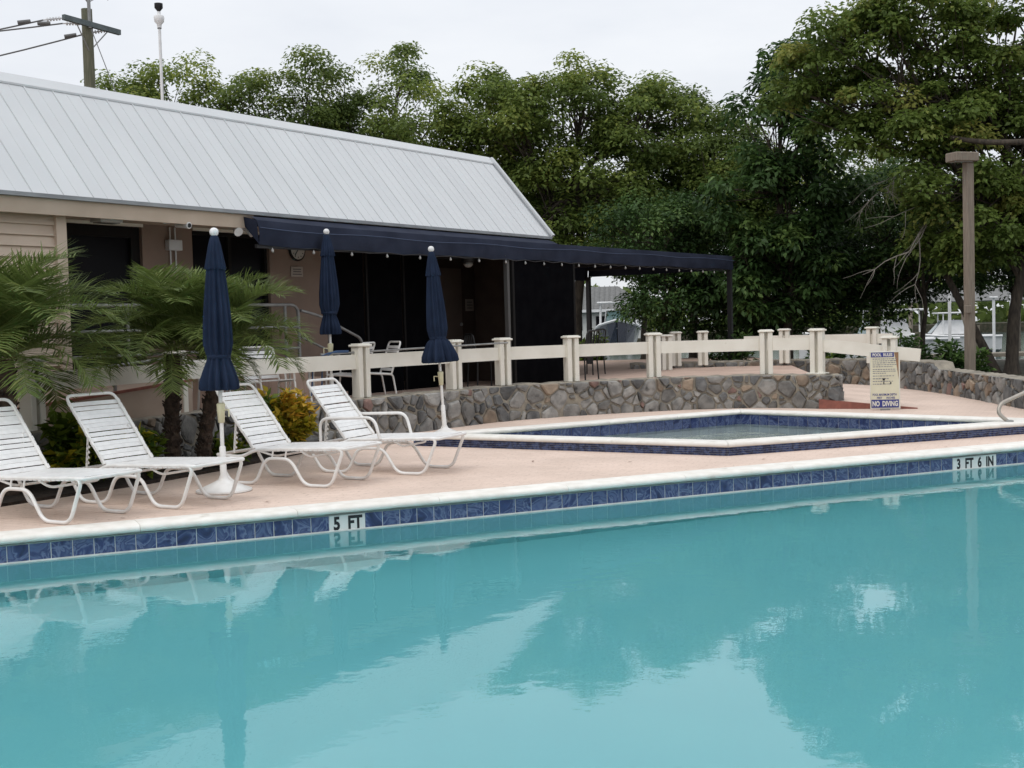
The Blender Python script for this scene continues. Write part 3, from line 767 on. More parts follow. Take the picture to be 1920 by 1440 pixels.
RO = .45
rl = thing('landing_railing', 'grey pipe guard railing with rounded end along the raised landing', 'railing')
top = fillet([wpt(-3.5, RO, 1.86), wpt(5.05, RO, 1.86), wpt(5.05, RO, .955)], .16)
q = MB(); q.tube(top, .024, 8); q.build('top_rail', M_steel, rl, True)
for z in (1.55, 1.25):
    q = MB(); q.tube([wpt(-3.5, RO, z), wpt(5.05, RO, z)], .02, 8); q.build('mid_rail', M_steel, rl, True)
for s in (-2.2, -.8, .6, 2.0, 3.4, 4.78):
    q = MB(); q.tube([wpt(s, RO, .95), wpt(s, RO, 1.86)], .022, 8); q.build('post', M_steel, rl, True)
rl2 = thing('stair_handrail', 'grey pipe handrail sloping down the steps to the terrace', 'handrail')
q = MB(); q.tube(fillet([wpt(5.1, RO, 1.78), wpt(5.5, RO, 1.70), wpt(6.45, RO, 1.34), wpt(6.45, RO, .45)], .12), .022, 8); q.build('top_rail', M_steel, rl2, True)
q = MB(); q.tube([wpt(5.1, RO, 1.40), wpt(6.42, RO, .92)], .018, 8); q.build('mid_rail', M_steel, rl2, True)
# ramp in front of the landing
m = MB()
def rampq(s, off, z): return wpt(s, off, z)
m.add([rampq(-3.5, -.30, .45), rampq(2.3, -.30, .45), rampq(2.3, -.30, .93), rampq(-3.5, -.30, .50), rampq(-3.5, .398, .45), rampq(2.3, .398, .45), rampq(2.3, .398, .93), rampq(-3.5, .398, .50)],
      [(0, 1, 2, 3), (3, 2, 6, 7), (1, 5, 6, 2), (0, 3, 7, 4)])
rm = struct(m.build('access_ramp', mat('ramp_cream', (0.42, 0.33, 0.265), (0.35, 0.27, 0.215), scale=2, rough=.85)))
m = MB(); m.bar(rampq(-3.5, -.29, .505), rampq(2.3, -.29, .935), .06, .03); m.build('painted_edge', M_red, rm)
rl3 = thing('ramp_handrail', 'low grey pipe handrail along the access ramp behind the palms', 'handrail')
for dz in (.16, .30):
    q = MB(); q.tube([rampq(-3.4, -.24, .51 + dz), rampq(2.25, -.24, .93 + dz)], .02, 8); q.build('pipe_rail', M_steel, rl3, True)
for s in (-2.6, -1.2, .2, 1.2, 2.2):
    zb = .50 + (s + 3.5) / 5.8 * .43
    q = MB(); q.tube([rampq(s, -.24, zb), rampq(s, -.24, zb + .31)], .022, 8); q.build('post', M_steel, rl3, True)

# things on the wall
eb = thing('electrical_box', 'small white electrical box with twin conduits on the tan wall', 'electrical box', wpt(3.29, OF - .05, 2.67), BANG)
q = MB(); q.box((0, 0, 0), (.23, .09, .14), bev=.008); q.build('box', M_insul, eb)
for dx in (-.045, .045):
    q = MB(); q.tube([(dx, .02, .07), (dx, .02, .235)], .011, 6); q.build('conduit', M_insul, eb)
    q = MB(); q.tube([(dx, .02, -.07), (dx, .02, -.30)], .011, 6); q.build('conduit', M_insul, eb)
ck = thing('wall_clock', 'round wall clock with dark rim above the small notice', 'clock', wpt(5.71, OF - .02, 2.70), BANG)
q = MB(); q.lathe([(.150, -.018), (.150, .018)], 32); o = q.build('face', mat('clock_face', (.42, .40, .37), rough=.5), ck); o.rotation_euler = (R(90), 0, 0)
q = MB(); q.tube([(math.cos(a) * .155, 0, math.sin(a) * .155) for a in [2 * math.pi * k / 32 for k in range(33)]], .022, 6, cap=False); q.build('rim', M_frame, ck, True)
for ang, L in ((60, .07), (-130, .11)):
    q = MB(); q.bar((0, -.024, 0), (math.cos(R(ang)) * L, -.024, math.sin(R(ang)) * L), .005, .012); q.build('hand', M_ink, ck)
for k in range(12):
    q = MB(); a = 2 * math.pi * k / 12; q.bar((math.cos(a) * .105, -.021, math.sin(a) * .105), (math.cos(a) * .128, -.021, math.sin(a) * .128), .004, .010); q.build('hour_mark', M_ink, ck)
def notice(label, s, off, z, wd, hg, lines, base=M_tan):
    t = thing('notice_sign', label, 'sign', wpt(s, off, z), BANG)
    q = MB(); q.box((0, 0, 0), (wd, .012, hg), bev=.003); q.build('panel', mat('notice_face', (.33, .28, .24), rough=.5), t)
    q = MB()
    for i in range(lines):
        zz = hg / 2 - hg * (i + 1) / (lines + 1); q.box((0, -.0075, zz), (wd * random.uniform(.6, .82), .003, hg * .07))
    q.build('print', M_ink, t)
notice('small grey notice under the wall clock', 5.70, OF - .01, 2.37, .26, .15, 3)
notice('pale notice on the brown wall beside the porch door', 11.0, OF + .54, 1.88, .26, .22, 3)
sl = thing('soffit_light', 'rectangular metal light under the soffit above the dark door', 'light', wpt(1.75, .45, 2.88), BANG)
q = MB(); q.box((0, 0, 0), (.34, .20, .06), bev=.01); q.build('housing', M_insul, sl); q = MB(); q.box((0, 0, -.036), (.28, .15, .012)); q.build('lens', M_bulb, sl)
scm = thing('security_camera', 'white bullet security camera under the eave', 'camera', wpt(2.62, .10, 2.86), BANG)
q = MB(); q.tube([(0, -.12, -.03), (0, .10, 0)], .042, 12); q.build('body', M_boatw, scm, True)
q = MB(); q.tube([(0, -.128, -.031), (0, -.121, -.03)], .028, 12); q.build('lens', M_ink, scm)
q = MB(); q.tube([(0, .06, 0), (0, .06, .075)], .015, 8); q.build('bracket', M_boatw, scm)
q = MB(); q.tube([(-.22, .04, -.01), (-.22, .04, .075)], .045, 12); q.build('junction_dome', M_boatw, scm)
fl = thing('flood_light', 'twin white flood lamps under the eave beside the canopy', 'flood light', wpt(3.62, .12, 2.86), BANG)
q = MB(); q.lathe([(.04, 0), (.05, .06)], 12); q.build('base', M_boatw, fl)
for dx, a in ((-.11, .6), (.10, -.4)):
    q = MB(); q.tube([(dx * .3, 0, .02), (dx, -.04, -.02), (dx + math.sin(a) * -.05, -.12, -.07)], [.014, .035, .062], 12); q.build('lamp_head', M_boatw, fl, True)

# ------------------------------------------------------------------ navy canopy
can = thing('canopy', 'long navy canvas canopy on posts below the metal roof, with hanging valance', 'canopy', (BA.x, BA.y, 0), BANG)
CF, CB, CS0, CS1, CTZ, CBZ = -.25, 3.6, 3.56, 19.2, 2.91, 2.60
def cz(s): return CTZ + .035 * max(0, (s - 10) / 8.5) + (.03 if s < 5 else 0) * (5 - s) / 1.7
def valance(name, pts, drop, fold):
    m = MB(); N = len(pts); K = 7; vs = []
    for i, (x, y, z) in enumerate(pts):
        for j in range(K):
            t = j / (K - 1); w_ = math.sin(t * math.pi) * fold * (.6 + .4 * math.sin(i * .55)) + .012 * math.sin(i * .9 + t * 2.6) * t
            vs.append((x, y - w_ - .02 * t, z - drop(i) * t))
    m.add(vs, [(i * K + j, i * K + j + 1, (i + 1) * K + j + 1, (i + 1) * K + j) for i in range(N - 1) for j in range(K - 1)])
    return m.build(name, M_navy, can, True)
N = 110; fp = [(CS0 + (CS1 - CS0) * i / N, CF, cz(CS0 + (CS1 - CS0) * i / N)) for i in range(N + 1)]
valance('front_valance', fp, lambda i: .315 + .012 * math.sin(i * .35), .035)
# thin welt line on the valance
q = MB(); q.tube([(x, y - .052, z - .10 - .012 * math.sin(i * .3)) for i, (x, y, z) in enumerate(fp)], .006, 4); q.build('seam', mat('navy_seam', (.045, .065, .12), rough=.8), can)
# roof cloth: strip below the eave, then the free-standing part
m = MB(); vs = []; NN = 40
for i in range(NN + 1):
    s = CS0 + (11.2 - CS0) * i / NN; vs += [(s, CF, cz(s)), (s, -.15, cz(s) + .045 + .008 * math.sin(i)), (s, -.05, 3.0)]
m.add(vs, [(i * 3 + j, (i + 1) * 3 + j, (i + 1) * 3 + j + 1, i * 3 + j + 1) for i in range(NN) for j in range(2)])
vs = []; NN = 24
for i in range(NN + 1):
    s = 11.2 + (CS1 - 11.2) * i / NN
    for j in range(7): o_ = CF + (CB - CF) * j / 6; vs.append((s, o_, cz(s) + .10 * math.sin(math.pi * j / 6) - .02 * math.sin(math.pi * i / 4) ** 2 * math.sin(math.pi * j / 6)))
m.add(vs, [(i * 7 + j, (i + 1) * 7 + j, (i + 1) * 7 + j + 1, i * 7 + j + 1) for i in range(NN) for j in range(6)])
m.build('roof_cloth', M_navy, can, True)
m = MB(); m.add([(CS0, CF, cz(CS0)), (CS0, -.02, 2.99), (CS0 + .02, -.02, 2.86), (CS0 + .03, CF, cz(CS0) - .31)], [(0, 1, 2, 3)]); m.build('end_flap', M_navy, can)
m = MB()
bpts = [(11.4 + (CS1 - 11.4) * i / 30, CB, 2.93) for i in range(31)]
K = 5; vs = []
for i, (x, y, z) in enumerate(bpts):
    for j in range(K): vs.append((x, y + .015 * math.sin(i * .8 + j), z - .40 * j / 4))
m.add(vs, [(i * K + j, i * K + j + 1, (i + 1) * K + j + 1, (i + 1) * K + j) for i in range(30) for j in range(K - 1)])
vs = []
for i in range(16):
    for j in range(K): vs.append((CS1 + .015 * math.sin(i * .8 + j), CF + (CB - CF) * i / 15, 2.94 - .315 * j / 4))
m.add(vs, [(i * K + j, i * K + j + 1, (i + 1) * K + j + 1, (i + 1) * K + j) for i in range(15) for j in range(K - 1)])
m.build('rear_valance', M_navy, can, True)
q = MB(); q.bar((CS0, CF + .03, 2.60), (CS1, CF + .03, 2.64), .04, .05); q.build('front_beam', M_dkpost, can)
for s in (13.0, 15.0, 17.0, 19.0):
    q = MB(); q.bar((s, CF + .05, 2.80), (s, CB - .05, 2.80), .05, .06); q.build('rafter', M_dkpost, can)
for s, o_, mt, w_ in ((9.52, CF + .04, M_post, .07), (19.12, CF + .04, M_dkpost, .10), (12.05, CB - .05, M_dkpost, .10), (15.3, CB - .05, M_dkpost, .10), (19.1, CB - .05, M_dkpost, .10)):
    q = MB(); q.box((s, o_, (TZ + 2.62) / 2), (w_, w_, 2.62 - TZ)); q.build('post', mt, can)
sp = bbox('screen_panel', M_black, 9.62, 11.75, CF + .0, CF + .02, TZ, 2.60, can)
for s in (9.62, 11.70): q = MB(); q.box((s + .025 - 10.685, 0, 0), (.06, .05, 2.14)); q.build('frame', M_frame, sp)
# string lights along the front
st = thing('string_lights', 'string of round white bulbs hanging along the canopy edge', 'string lights', (BA.x, BA.y, 0), BANG)
bpos = [CS0 + .25 + i * .80 for i in range(8)]
bpos = []
s_ = 3.8
while s_ < 19.2: bpos.append(s_); s_ += .80 if s_ < 9.0 else .62
cab = []
for i, s in enumerate(bpos):
    cab.append((s, CF - .03, 2.60)); 
    if i < len(bpos) - 1: cab.append(((s + bpos[i + 1]) / 2, CF - .03, 2.575))
q = MB(); q.tube(cab, .006, 4); q.build('cable', M_dkpost, st)
bl = MB(); bl.lathe([(.008, .045), (.016, .04), (.016, .015), (.034, -.01), (.040, -.035), (.032, -.062), (.010, -.075)][::-1], 12); BL = bl.mesh('bulb', M_bulb, True)
for s in bpos: link('bulb', BL, st, (s, CF - .03, 2.56)).scale = (.50, .50, .50)
fan = thing('ceiling_fan', 'dark ceiling fan hanging in the porch shade', 'ceiling fan', wpt(9.2, .35, 2.62), BANG)
q = MB(); q.lathe([(.02, .32), (.02, .12), (.10, .10), (.12, 0), (.09, -.06)][::-1], 16); q.build('motor', M_blackchair, fan, True)
q = MB(); q.lathe([(.07, -.06), (.085, -.09), (.05, -.13), (.01, -.14)][::-1], 16); q.build('lamp_glass', M_bulb, fan, True)
for k in range(4):
    a = R(20 + 90 * k); q = MB(); q.bar((math.cos(a) * .12, math.sin(a) * .12, .03), (math.cos(a) * .66, math.sin(a) * .66, .03), .13, .012); q.build('blade', M_blackchair, fan)

# ------------------------------------------------------------------ loungers
def lounger(name, label, arms=False, group=None):
    t = thing(name, label, 'lounge chair', group=group)
    W, r = .61, .0165
    def side(y):
        prof = [(-.05, .285), (-.075, .25), (.08, r), (.39, r), (.52, .265), (.82, .265), (.985, r), (1.295, r), (1.45, .372), (1.30, .376)]
        return [(x, y, z) for x, z in prof]
    for y in (-W / 2, W / 2):
        q = MB(); q.tube(fillet(side(y), .085), r, 9); q.build('leg_frame', M_white, t, True)
        q = MB(); q.tube(fillet([(-.05, y * .985, .285), (.22, y * .985, .272), (.40, y * .985, .345), (1.42, y * .985, .376)], .07), r, 9); q.build('seat_rail', M_white, t, True)
        for x in (.60, .76): 
            q = MB(); q.tube([(x, y, .265), (x + .02, y, .355)], .009, 6); q.build('strut', M_white, t)
    q = MB(); q.tube(fillet([(1.40, -W / 2, .374), (1.47, -W / 2, .374), (1.47, W / 2, .374), (1.40, W / 2, .374)], .06), r, 9); q.build('front_bar', M_white, t, True)
    q = MB(); q.tube(fillet([(-.05, -W / 2, .285), (-.085, -W / 2, .288), (-.085, W / 2, .288), (-.05, W / 2, .285)], .06), r, 9); q.build('rear_bar', M_white, t, True)
    q = MB(); q.tube(fillet([(.45, -W / 2, .335), (.62, -W / 2 + .03, .285), (.62, W / 2 - .03, .285), (.45, W / 2, .335)], .06), .011, 7); q.build('cross_brace', M_white, t, True)
    q = MB(); q.tube(fillet([(.95, -W / 2, .345), (1.02, -W / 2 + .05, .285), (1.02, W / 2 - .05, .285), (.95, W / 2, .345)], .06), .011, 7); q.build('cross_brace', M_white, t, True)
    # back rest
    hx, hz = .36, .355; ba = R(128); bl_ = .77
    ux, uz = math.cos(ba), math.sin(ba)
    bw = W - .045
    q = MB(); q.tube(fillet([(hx, -bw / 2, hz), (hx + ux * bl_, -bw / 2, hz + uz * bl_), (hx + ux * bl_, bw / 2, hz + uz * bl_), (hx, bw / 2, hz)], .075), .0145, 9); q.build('back_frame', M_white, t, True)
    sm = MB(); stw = .043
    # strap wraps over both tubes: a flat band with turned-down ends
    def strap(wd):
        m = MB(); ys = [-wd / 2 - .014, -wd / 2 - .010, -wd / 2 + .012, 0, wd / 2 - .012, wd / 2 + .010, wd / 2 + .014]; zs = [-.010, .012, .0185, .0145, .0185, .012, -.010]
        vs = []
        for y, z in zip(ys, zs):
            for x in (-stw / 2, stw / 2): vs += [(x, y, z), (x, y * .992, z - .004)]
        fs = []
        for i in range(6):
            a = i * 4; fs += [(a, a + 2, a + 6, a + 4), (a + 1, a + 5, a + 7, a + 3), (a, a + 4, a + 5, a + 1), (a + 2, a + 3, a + 7, a + 6)]
        m.add(vs, fs); return m.mesh('strap', M_strap)
    SB, SS = strap(bw), strap(W * .985)
    nb = 14; rr = random.Random(len(label))
    for i in range(nb):
        d = .03 + i * (bl_ - .12) / (nb - 1) + rr.uniform(-.007, .007)
        link('strap', SB, t, (hx + ux * d, 0, hz + uz * d), (rr.uniform(-.006, .006), math.pi - ba + math.pi, rr.uniform(-.012, .012)))
    ns = 19
    for i in range(ns):
        x = .42 + i * .98 / (ns - 1); link('strap', SS, t, (x, 0, .347 + .028 * (x - .40) / 1.02 - .004), (0, R(-1.6), rr.uniform(-.006, .006)))
    # adjusting stay with notches
    for y in (-bw / 2 + .05, bw / 2 - .05):
        q = MB(); a_, b_ = Vector((hx + ux * .40, y, hz + uz * .40)), Vector((.07, y, .30)); q.bar(a_, b_, .006, .022)
        dv_ = b_ - a_
        for k in range(4):
            p = a_ + dv_ * (.42 + .13 * k); q.bar(p, p + Vector((.028, 0, -.020)), .006, .018)
        q.build('adjusting_stay', M_white, t)
    if arms:
        for y in (-W / 2 - .02, W / 2 + .02):
            q = MB(); q.tube(fillet([(.08, y, .285), (.08, y, .57), (.74, y, .585), (.80, y, .36)], .10), r, 9); q.build('arm', M_white, t, True)
    return t
AX = R(-33)
ca_, sa_ = math.cos(AX), math.sin(AX)
def place_lounger(t, foot, ang):
    # foot = ground point of the near-side front foot centre (local 1.10, -0.29)
    c, s = math.cos(ang), math.sin(ang); lx, ly = 1.14, -.305
    t.location = (foot[0] - (lx * c - ly * s), foot[1] - (lx * s + ly * c), 0.0); t.rotation_euler = (0, 0, ang)
base = lounger('lounge_chair', 'white strap lounge chair in front of the left palm, beside the green croton')
place_lounger(base, (-3.68, 9.97), R(-30))
for lab, ft, an in (('white strap lounge chair between the green croton and the umbrella with round base', (-2.98, 10.68), -30),
                    ('white strap lounge chair right behind the umbrella with round base, before the orange croton', (-1.87, 11.83), -28)):
    c = copy_tree(base); c['label'] = lab; place_lounger(c, ft, R(an))
l4 = lounger('lounge_chair', 'white strap lounge chair with tubular arms, closest to the wading pool', True)
place_lounger(l4, (-1.05, 12.63), R(-25))
for o in SC.objects:
    if o.get('category') == 'lounge chair': o['group'] = 'white strap lounge chairs beside the pool'

# ------------------------------------------------------------------ umbrellas
def umbrella(label, loc, H, clen, flare, lean=(0, 0), round_base=True, seed=1, collar=None, base_z=0.0):
    rr = random.Random(seed)
    t = thing('patio_umbrella', label, 'umbrella', loc, rot=(Matrix.Rotation(lean[1], 3, 'Y') @ Matrix.Rotation(rr.uniform(0, 6), 3, 'Z')).to_euler(), group='closed navy patio umbrellas')
    q = MB(); q.tube([(0, 0, base_z), (0, 0, H - .06)], .019, 10); q.build('pole', M_white, t, True)
    zb = H - .07 - clen
    ph = [rr.uniform(0, 6.28) for _ in range(6)]
    def mod(amt):
        def f(a, j):
            w_ = amt[j]
            return 1 + w_ * (.95 * math.cos(13 * a + ph[0] + .55 * math.sin(2 * a + ph[3]) + .05 * j) + .40 * math.cos(3 * a + ph[1] - .12 * j) + .45 * math.cos(7 * a + ph[2] + .10 * j))
        return f
    prof, am = [], []
    for tt, rd, a in ((0, flare * .92, .20), (.012, flare, .20), (.06, flare * .98, .18), (.13, flare * .82, .15), (.19, flare * .66, .11), (.215, .100, .08), (.235, .108, .10), (.30, .122, .14), (.42, .116, .15), (.55, .104, .15), (.68, .090, .13), (.78, .078, .11), (.80, .074, .09), (.90, .060, .08), (.97, .045, .05), (1.0, .030, .02)):
        prof.append((rd, zb + clen * tt)); am.append(a)
    q = MB(); q.lathe(prof, 130, mod=mod(am)); cn = q.build('canopy', M_navy2, t, True)
    # vent layer over the top with scalloped edge
    vp_, va = [], []
    for tt, rd, a in ((.785, .092, .12), (.79, .094, .12), (.86, .077, .09), (.93, .060, .07), (.985, .042, .03), (1.003, .030, .0)):
        vp_.append((rd, zb + clen * tt)); va.append(a)
    q = MB(); q.lathe(vp_, 104, mod=mod(va)); q.build('vent', M_navy2, t, True)
    q = MB(); q.lathe([(.106, zb + clen * .205), (.112, zb + clen * .212), (.112, zb + clen * .225), (.106, zb + clen * .232)], 32); q.build('tie_strap', M_navy2, t, True)
    q = MB(); q.lathe([(.028, -.07), (.034, -.06), (.032, -.03), (.022, -.022), (.025, -.017), (.038, -.002), (.043, .018), (.038, .040), (.023, .055), (.004, .060)], 20, (0, 0, H - .05)); q.build('finial', M_boatw, t, True)
    zc = collar if collar else zb - .22
    q = MB(); q.lathe([(.024, -.09), (.030, -.085), (.040, .07), (.040, .09), (.024, .10)], 14, (0, 0, zc)); q.build('crank_housing', M_cream, t, True)
    q = MB(); q.tube([(.03, 0, zc + .03), (.10, 0, zc + .035), (.10, .0, zc - .03)], .008, 6); q.build('crank_handle', M_cream, t)
    if round_base:
        q = MB(); q.lathe([(.255, 0), (.262, .008), (.258, .022), (.20, .045), (.11, .085), (.05, .115), (.045, .13), (.032, .16), (.029, .42), (.022, .43)], 40); q.build('base', M_white, t, True)
    return t
umbrella('closed navy patio umbrella in a white round base standing among the lounge chairs', (-2.745, 11.75, 0), 2.47, 1.44, .160, seed=2)
umbrella('closed navy patio umbrella rising behind the fence at the corner of the canopy', (-2.47, 17.12, TZ), 2.41, 1.36, .125, (0.0, .0), True, seed=5)
umbrella('closed navy patio umbrella with flared skirt leaning by the wading pool and stone wall', (-.93, 17.0, 0), 2.58, 1.50, .205, (0.0, -.045), True, seed=9)

# ------------------------------------------------------------------ patio chairs and tables
def patio_chair(label):
    t = thing('patio_chair', label, 'chair', group='white patio chairs on the terrace')
    r = .014; W = .50
    for y in (-W / 2, W / 2):
        q = MB(); q.tube(fillet([(.46, y, 0), (.42, y, .40), (.0, y, .37), (-.06, y, .0)], .05), r, 8); q.build('leg_frame', M_white, t, True)
        q = MB(); q.tube(fillet([(.42, y, .40), (.40, y, .62), (.02, y, .62)], .07), r, 8); q.build('arm', M_white, t, True)
    q = MB(); q.tube(fillet([(.02, -W / 2, .37), (-.14, -W / 2, .84), (-.14, W / 2, .84), (.02, W / 2, .37)], .06), r, 8); q.build('back_frame', M_white, t, True)
    for k in range(7):
        z = .44 + k * .054; x = .02 - (z - .37) * .34
        q = MB(); q.box((0, 0, 0), (.008, W, .042)); o = q.build('strap', M_strap, t); o.location = (x, 0, z); o.rotation_euler = (0, R(-18), 0)
    for k in range(7):
        q = MB(); q.box((0, 0, 0), (.046, W, .008)); o = q.build('strap', M_strap, t); o.location = (.05 + k * .058, 0, .385 + k * .004)
    return t
pc = patio_chair('white strap patio chair standing alone right of the fence post by the blue hose')
pc.location = (-1.84, 18.45, TZ); pc.rotation_euler = (0, 0, R(205))
for lab, x, y, a in (('white strap patio chair half hidden by the fence post beside the closed terrace umbrella', -2.18, 18.05, 165),
                     ('white strap patio chair behind the palm fronds, back to the landing railing', -3.32, 16.62, -50),
                     ('white strap patio chair partly hidden by the drooping palm, seat facing the table', -3.72, 16.2, 20)):
    c = copy_tree(pc); c['label'] = lab; c.location = (x, y, TZ); c.rotation_euler = (0, 0, R(a))
def patio_table(label, loc, rad, h=.70):
    t = thing('patio_table', label, 'table', loc, group='white patio tables')
    q = MB(); q.lathe([(rad - .02, -.02), (rad, -.012), (rad, .006), (rad - .02, .012)], 40, (0, 0, h)); q.build('table_top', mat('table_acrylic', (.70, .67, .63), rough=.3), t, True)
    q = MB(); q.tube([(math.cos(a) * rad, math.sin(a) * rad, h - .004) for a in [2 * math.pi * k / 36 for k in range(37)]], .016, 6, cap=False); q.build('rim', M_white, t, True)
    for k in range(4):
        a = R(45 + 90 * k); c, s = math.cos(a), math.sin(a)
        q = MB(); q.tube(fillet([(c * rad * .9, s * rad * .9, 0), (c * rad * .72, s * rad * .72, h * .6), (c * rad * .80, s * rad * .80, h - .02)], .2), .015, 8); q.build('leg', M_white, t, True)
    return t
patio_table('small round white patio table beside the closed terrace umbrella', (-2.86, 16.85, TZ), .30, .62)
patio_table('round white patio table glimpsed between the two palm trunks', (-3.80, 15.75, TZ), .36)

# pole on the fence with hose
pl = tag(MB().tube([(-2.55, 16.75, 1.165), (-1.5, 17.75, 1.19), (-.05, 19.42, 1.215)], .013, 8).build('telescopic_pole', M_steel), 'long grey telescopic pole lying along the top of the cream fence', 'pole')
ho = tag(MB().tube(fillet([(-2.22, 17.05, 1.185), (-2.48, 16.80, 1.19), (-2.64, 16.66, 1.05), (-2.67, 16.62, .62)], .15), .010, 6).build('hose', M_hose), 'thin blue hose draped over the cream fence rail', 'hose')
MB().tube(fillet([(-2.22, 17.07, 1.20), (-2.42, 16.86, 1.205), (-2.53, 16.74, 1.05), (-2.55, 16.71, .62)], .15), .010, 6).build('hose_loop', M_hose, ho)

# stacked dark chairs under the canopy
def dark_chair():
    t = thing('cafe_chair', 'black cafe chair in the shade under the canopy behind the fence', 'chair', group='black cafe chairs in the shade')
    for x in (-.2, .2):
        for y in (-.2, .2): q = MB(); q.tube([(x * 1.1, y * 1.1, 0), (x, y, .45)], .014, 6); q.build('leg', M_blackchair, t)
    q = MB(); q.box((0, 0, .455), (.46, .46, .03), bev=.01); q.build('seat', M_blackchair, t)
    q = MB(); q.tube(fillet([(-.21, -.21, .45), (-.27, -.20, .9), (-.27, .20, .9), (-.21, .21, .45)], .08), .015, 7); q.build('back_frame', M_blackchair, t, True)
    for k in range(4): q = MB(); q.tube([(-.225, -.12 + .08 * k, .47), (-.27, -.12 + .08 * k, .89)], .008, 5); q.build('spindle', M_blackchair, t)
    return t
dc = dark_chair(); rr = random.Random(4)
for i, (s, o_) in enumerate(((12.0, .7), (12.8, 1.5), (13.6, .5), (14.4, 1.6), (9.0, -.05), (10.6, -1.0))):
    c = dc if i == 0 else copy_tree(dc); p = wpt(s, o_, TZ); c.location = p; c.rotation_euler = (0, 0, rr.uniform(0, 6.28))

# ------------------------------------------------------------------ pool rules sign
sg = thing('pool_rules_sign', 'yellowed pool rules board with blue bands fixed to the ramp railing post', 'sign', (5.80, 19.42, .0), R(-8))
q = MB(); q.box((0, .01, .47), (.455, .018, .90), bev=.004); q.build('backing', M_signw, sg)
q = MB(); q.box((-.004, -.002, .475), (.425, .004, .86)); q.build('face', M_signy, sg)
q = MB(); q.add([(.14, -.0055, .90), (.205, -.0055, .90), (.205, -.0055, .48), (.19, -.0055, .60), (.165, -.0055, .78)], [(4, 3, 2, 1, 0)]); q.build('peeled_edge', M_signr, sg)
q = MB(); q.box((-.035, -.006, .865), (.345, .003, .075)); hb = q.build('header_band', M_signb, sg)
q = MB(); q.box((-.004, -.006, .105), (.415, .003, .125)); fb = q.build('footer_band', M_signb, sg)
link('lettering', fit_text('POOL  RULES', .30, .050, M_signw, .004), hb, (-.035, -.0085, .865), (R(90), 0, 0))
link('lettering', fit_text('NO  DIVING', .385, .085, M_signw, .004), fb, (-.004, -.0085, .105), (R(90), 0, 0))
link('lettering', fit_text('POOL MAXIMUM DEPTH', .36, .036, M_signb, .002), sg, (-.01, -.0055, .245), (R(90), 0, 0))
link('lettering', fit_text('FEET      INCHES', .27, .032, M_signb, .002), sg, (.01, -.0055, .195), (R(90), 0, 0))
rr = random.Random(11)
q = MB(); z = .80
for grp in (5, 3, 1, 1, 1, 1):
    for k in range(grp):
        x = -.185
        xe = .165 if z > .6 else .18
        if k == grp - 1: xe = rr.uniform(-.05, .12)
        while x < xe:
            wd = rr.uniform(.014, .042); q.box((x + wd / 2, -.0052, z), (min(wd, xe - x + .01), .0015, rr.uniform(.010, .015))); x += wd + .009
        z -= .030
    z -= .012
q.build('small_print', M_grey_ink, sg)['kind'] = 'stuff'
q = MB(); q.box((-.02, -.0055, .482), (.035, .002, .034)); q.box((-.02, -.0055, .425), (.014, .002, .042)); q.box((.085, -.0055, .425), (.018, .002, .034)); q.build('filled_figures', M_ink, sg)
q = MB(); q.box((.0, .02, .012), (.14, .06, .024)); q.build('foot', M_steel, sg)

# handrail of the wading pool
hr = thing('pool_handrail', 'bent metal pool handrail rising from the wading pool corner', 'handrail')
q = MB(); q.tube(fillet([(6.05, 15.20, .13), (5.93, 15.26, .25), (5.98, 15.3, .36), (6.50, 15.4, .56), (7.0, 15.5, .66), (7.2, 15.55, .10)], .12), .024, 12); q.build('pipe', M_rail, hr, True)
q = MB(); q.lathe([(.05, 0), (.05, .012), (.03, .02)], 16, (6.05, 15.20, KT)); q.build('escutcheon', M_steel, hr, True)

# lamp post, mast, utility pole
lp = thing('lamp_post', 'square wooden lamp post with box lamp head behind the low stone wall', 'lamp post', (8.805, 24.0, -.06), R(18))
q = MB(); q.box((0, 0, 2.2), (.155, .155, 4.4), bev=.012); q.build('post', M_wood, lp)
q = MB(); q.box((-.13, 0, 4.49), (.52, .34, .17), bev=.015); q.build('lamp_head', M_wood, lp)
q = MB(); q.box((-.15, 0, 4.40), (.34, .22, .012)); q.build('lens', M_bulb, lp)
q = MB(); q.box((-.12, -.10, 1.60), (.14, .06, .15), bev=.01); q.build('outlet_box', M_wood, lp)
ms = thing('wind_mast', 'thin white mast with round white instrument behind the roof', 'mast', (-8.11, 30, -.06), 0)
q = MB(); q.tube([(0, 0, 0), (0, 0, 8.85)], .036, 8); q.build('pole', M_boatw, ms, True)
q = MB(); q.lathe([(.05, -.26), (.055, -.18), (.11, -.12), (.125, -.02), (.115, .02), (.045, .05), (.04, .12)], 16, (0, 0, 9.06)); q.build('instrument', M_boatw, ms, True)
q = MB(); q.lathe([(.02, 0), (.10, .10), (.10, .2)], 12, (0, 0, 9.17)); q.build('cup', M_ink, ms, True)
q = MB(); q.tube([(0, 0, 8.78), (0, 0, 8.83)], .05, 8); q.build('collar', M_ink, ms)
up = thing('utility_pole', 'mossy wooden utility pole with grey crossarm and cables behind the roof', 'utility pole', (-10.47, 32, -.06), 0)
q = MB(); q.tube([(0, 0, 0), (0, 0, 9.80)], [.17, .135], 12); q.build('pole', M_pole, up, True)
a, b2 = Vector((-.42, -.70, 9.42)), Vector((.50, .80, 9.36))
q = MB(); q.bar(a + Vector((.1, -.1, 0)), b2 + Vector((.1, -.1, 0)), .10, .13); q.build('crossarm', M_arm, up)
for p in (a.lerp(b2, .22), a.lerp(b2, .78)):
    q = MB(); q.tube([p + Vector((.1, -.1, -.05)), (0.06, -.10, 8.72)], .016, 6); q.build('brace', M_steel, up)
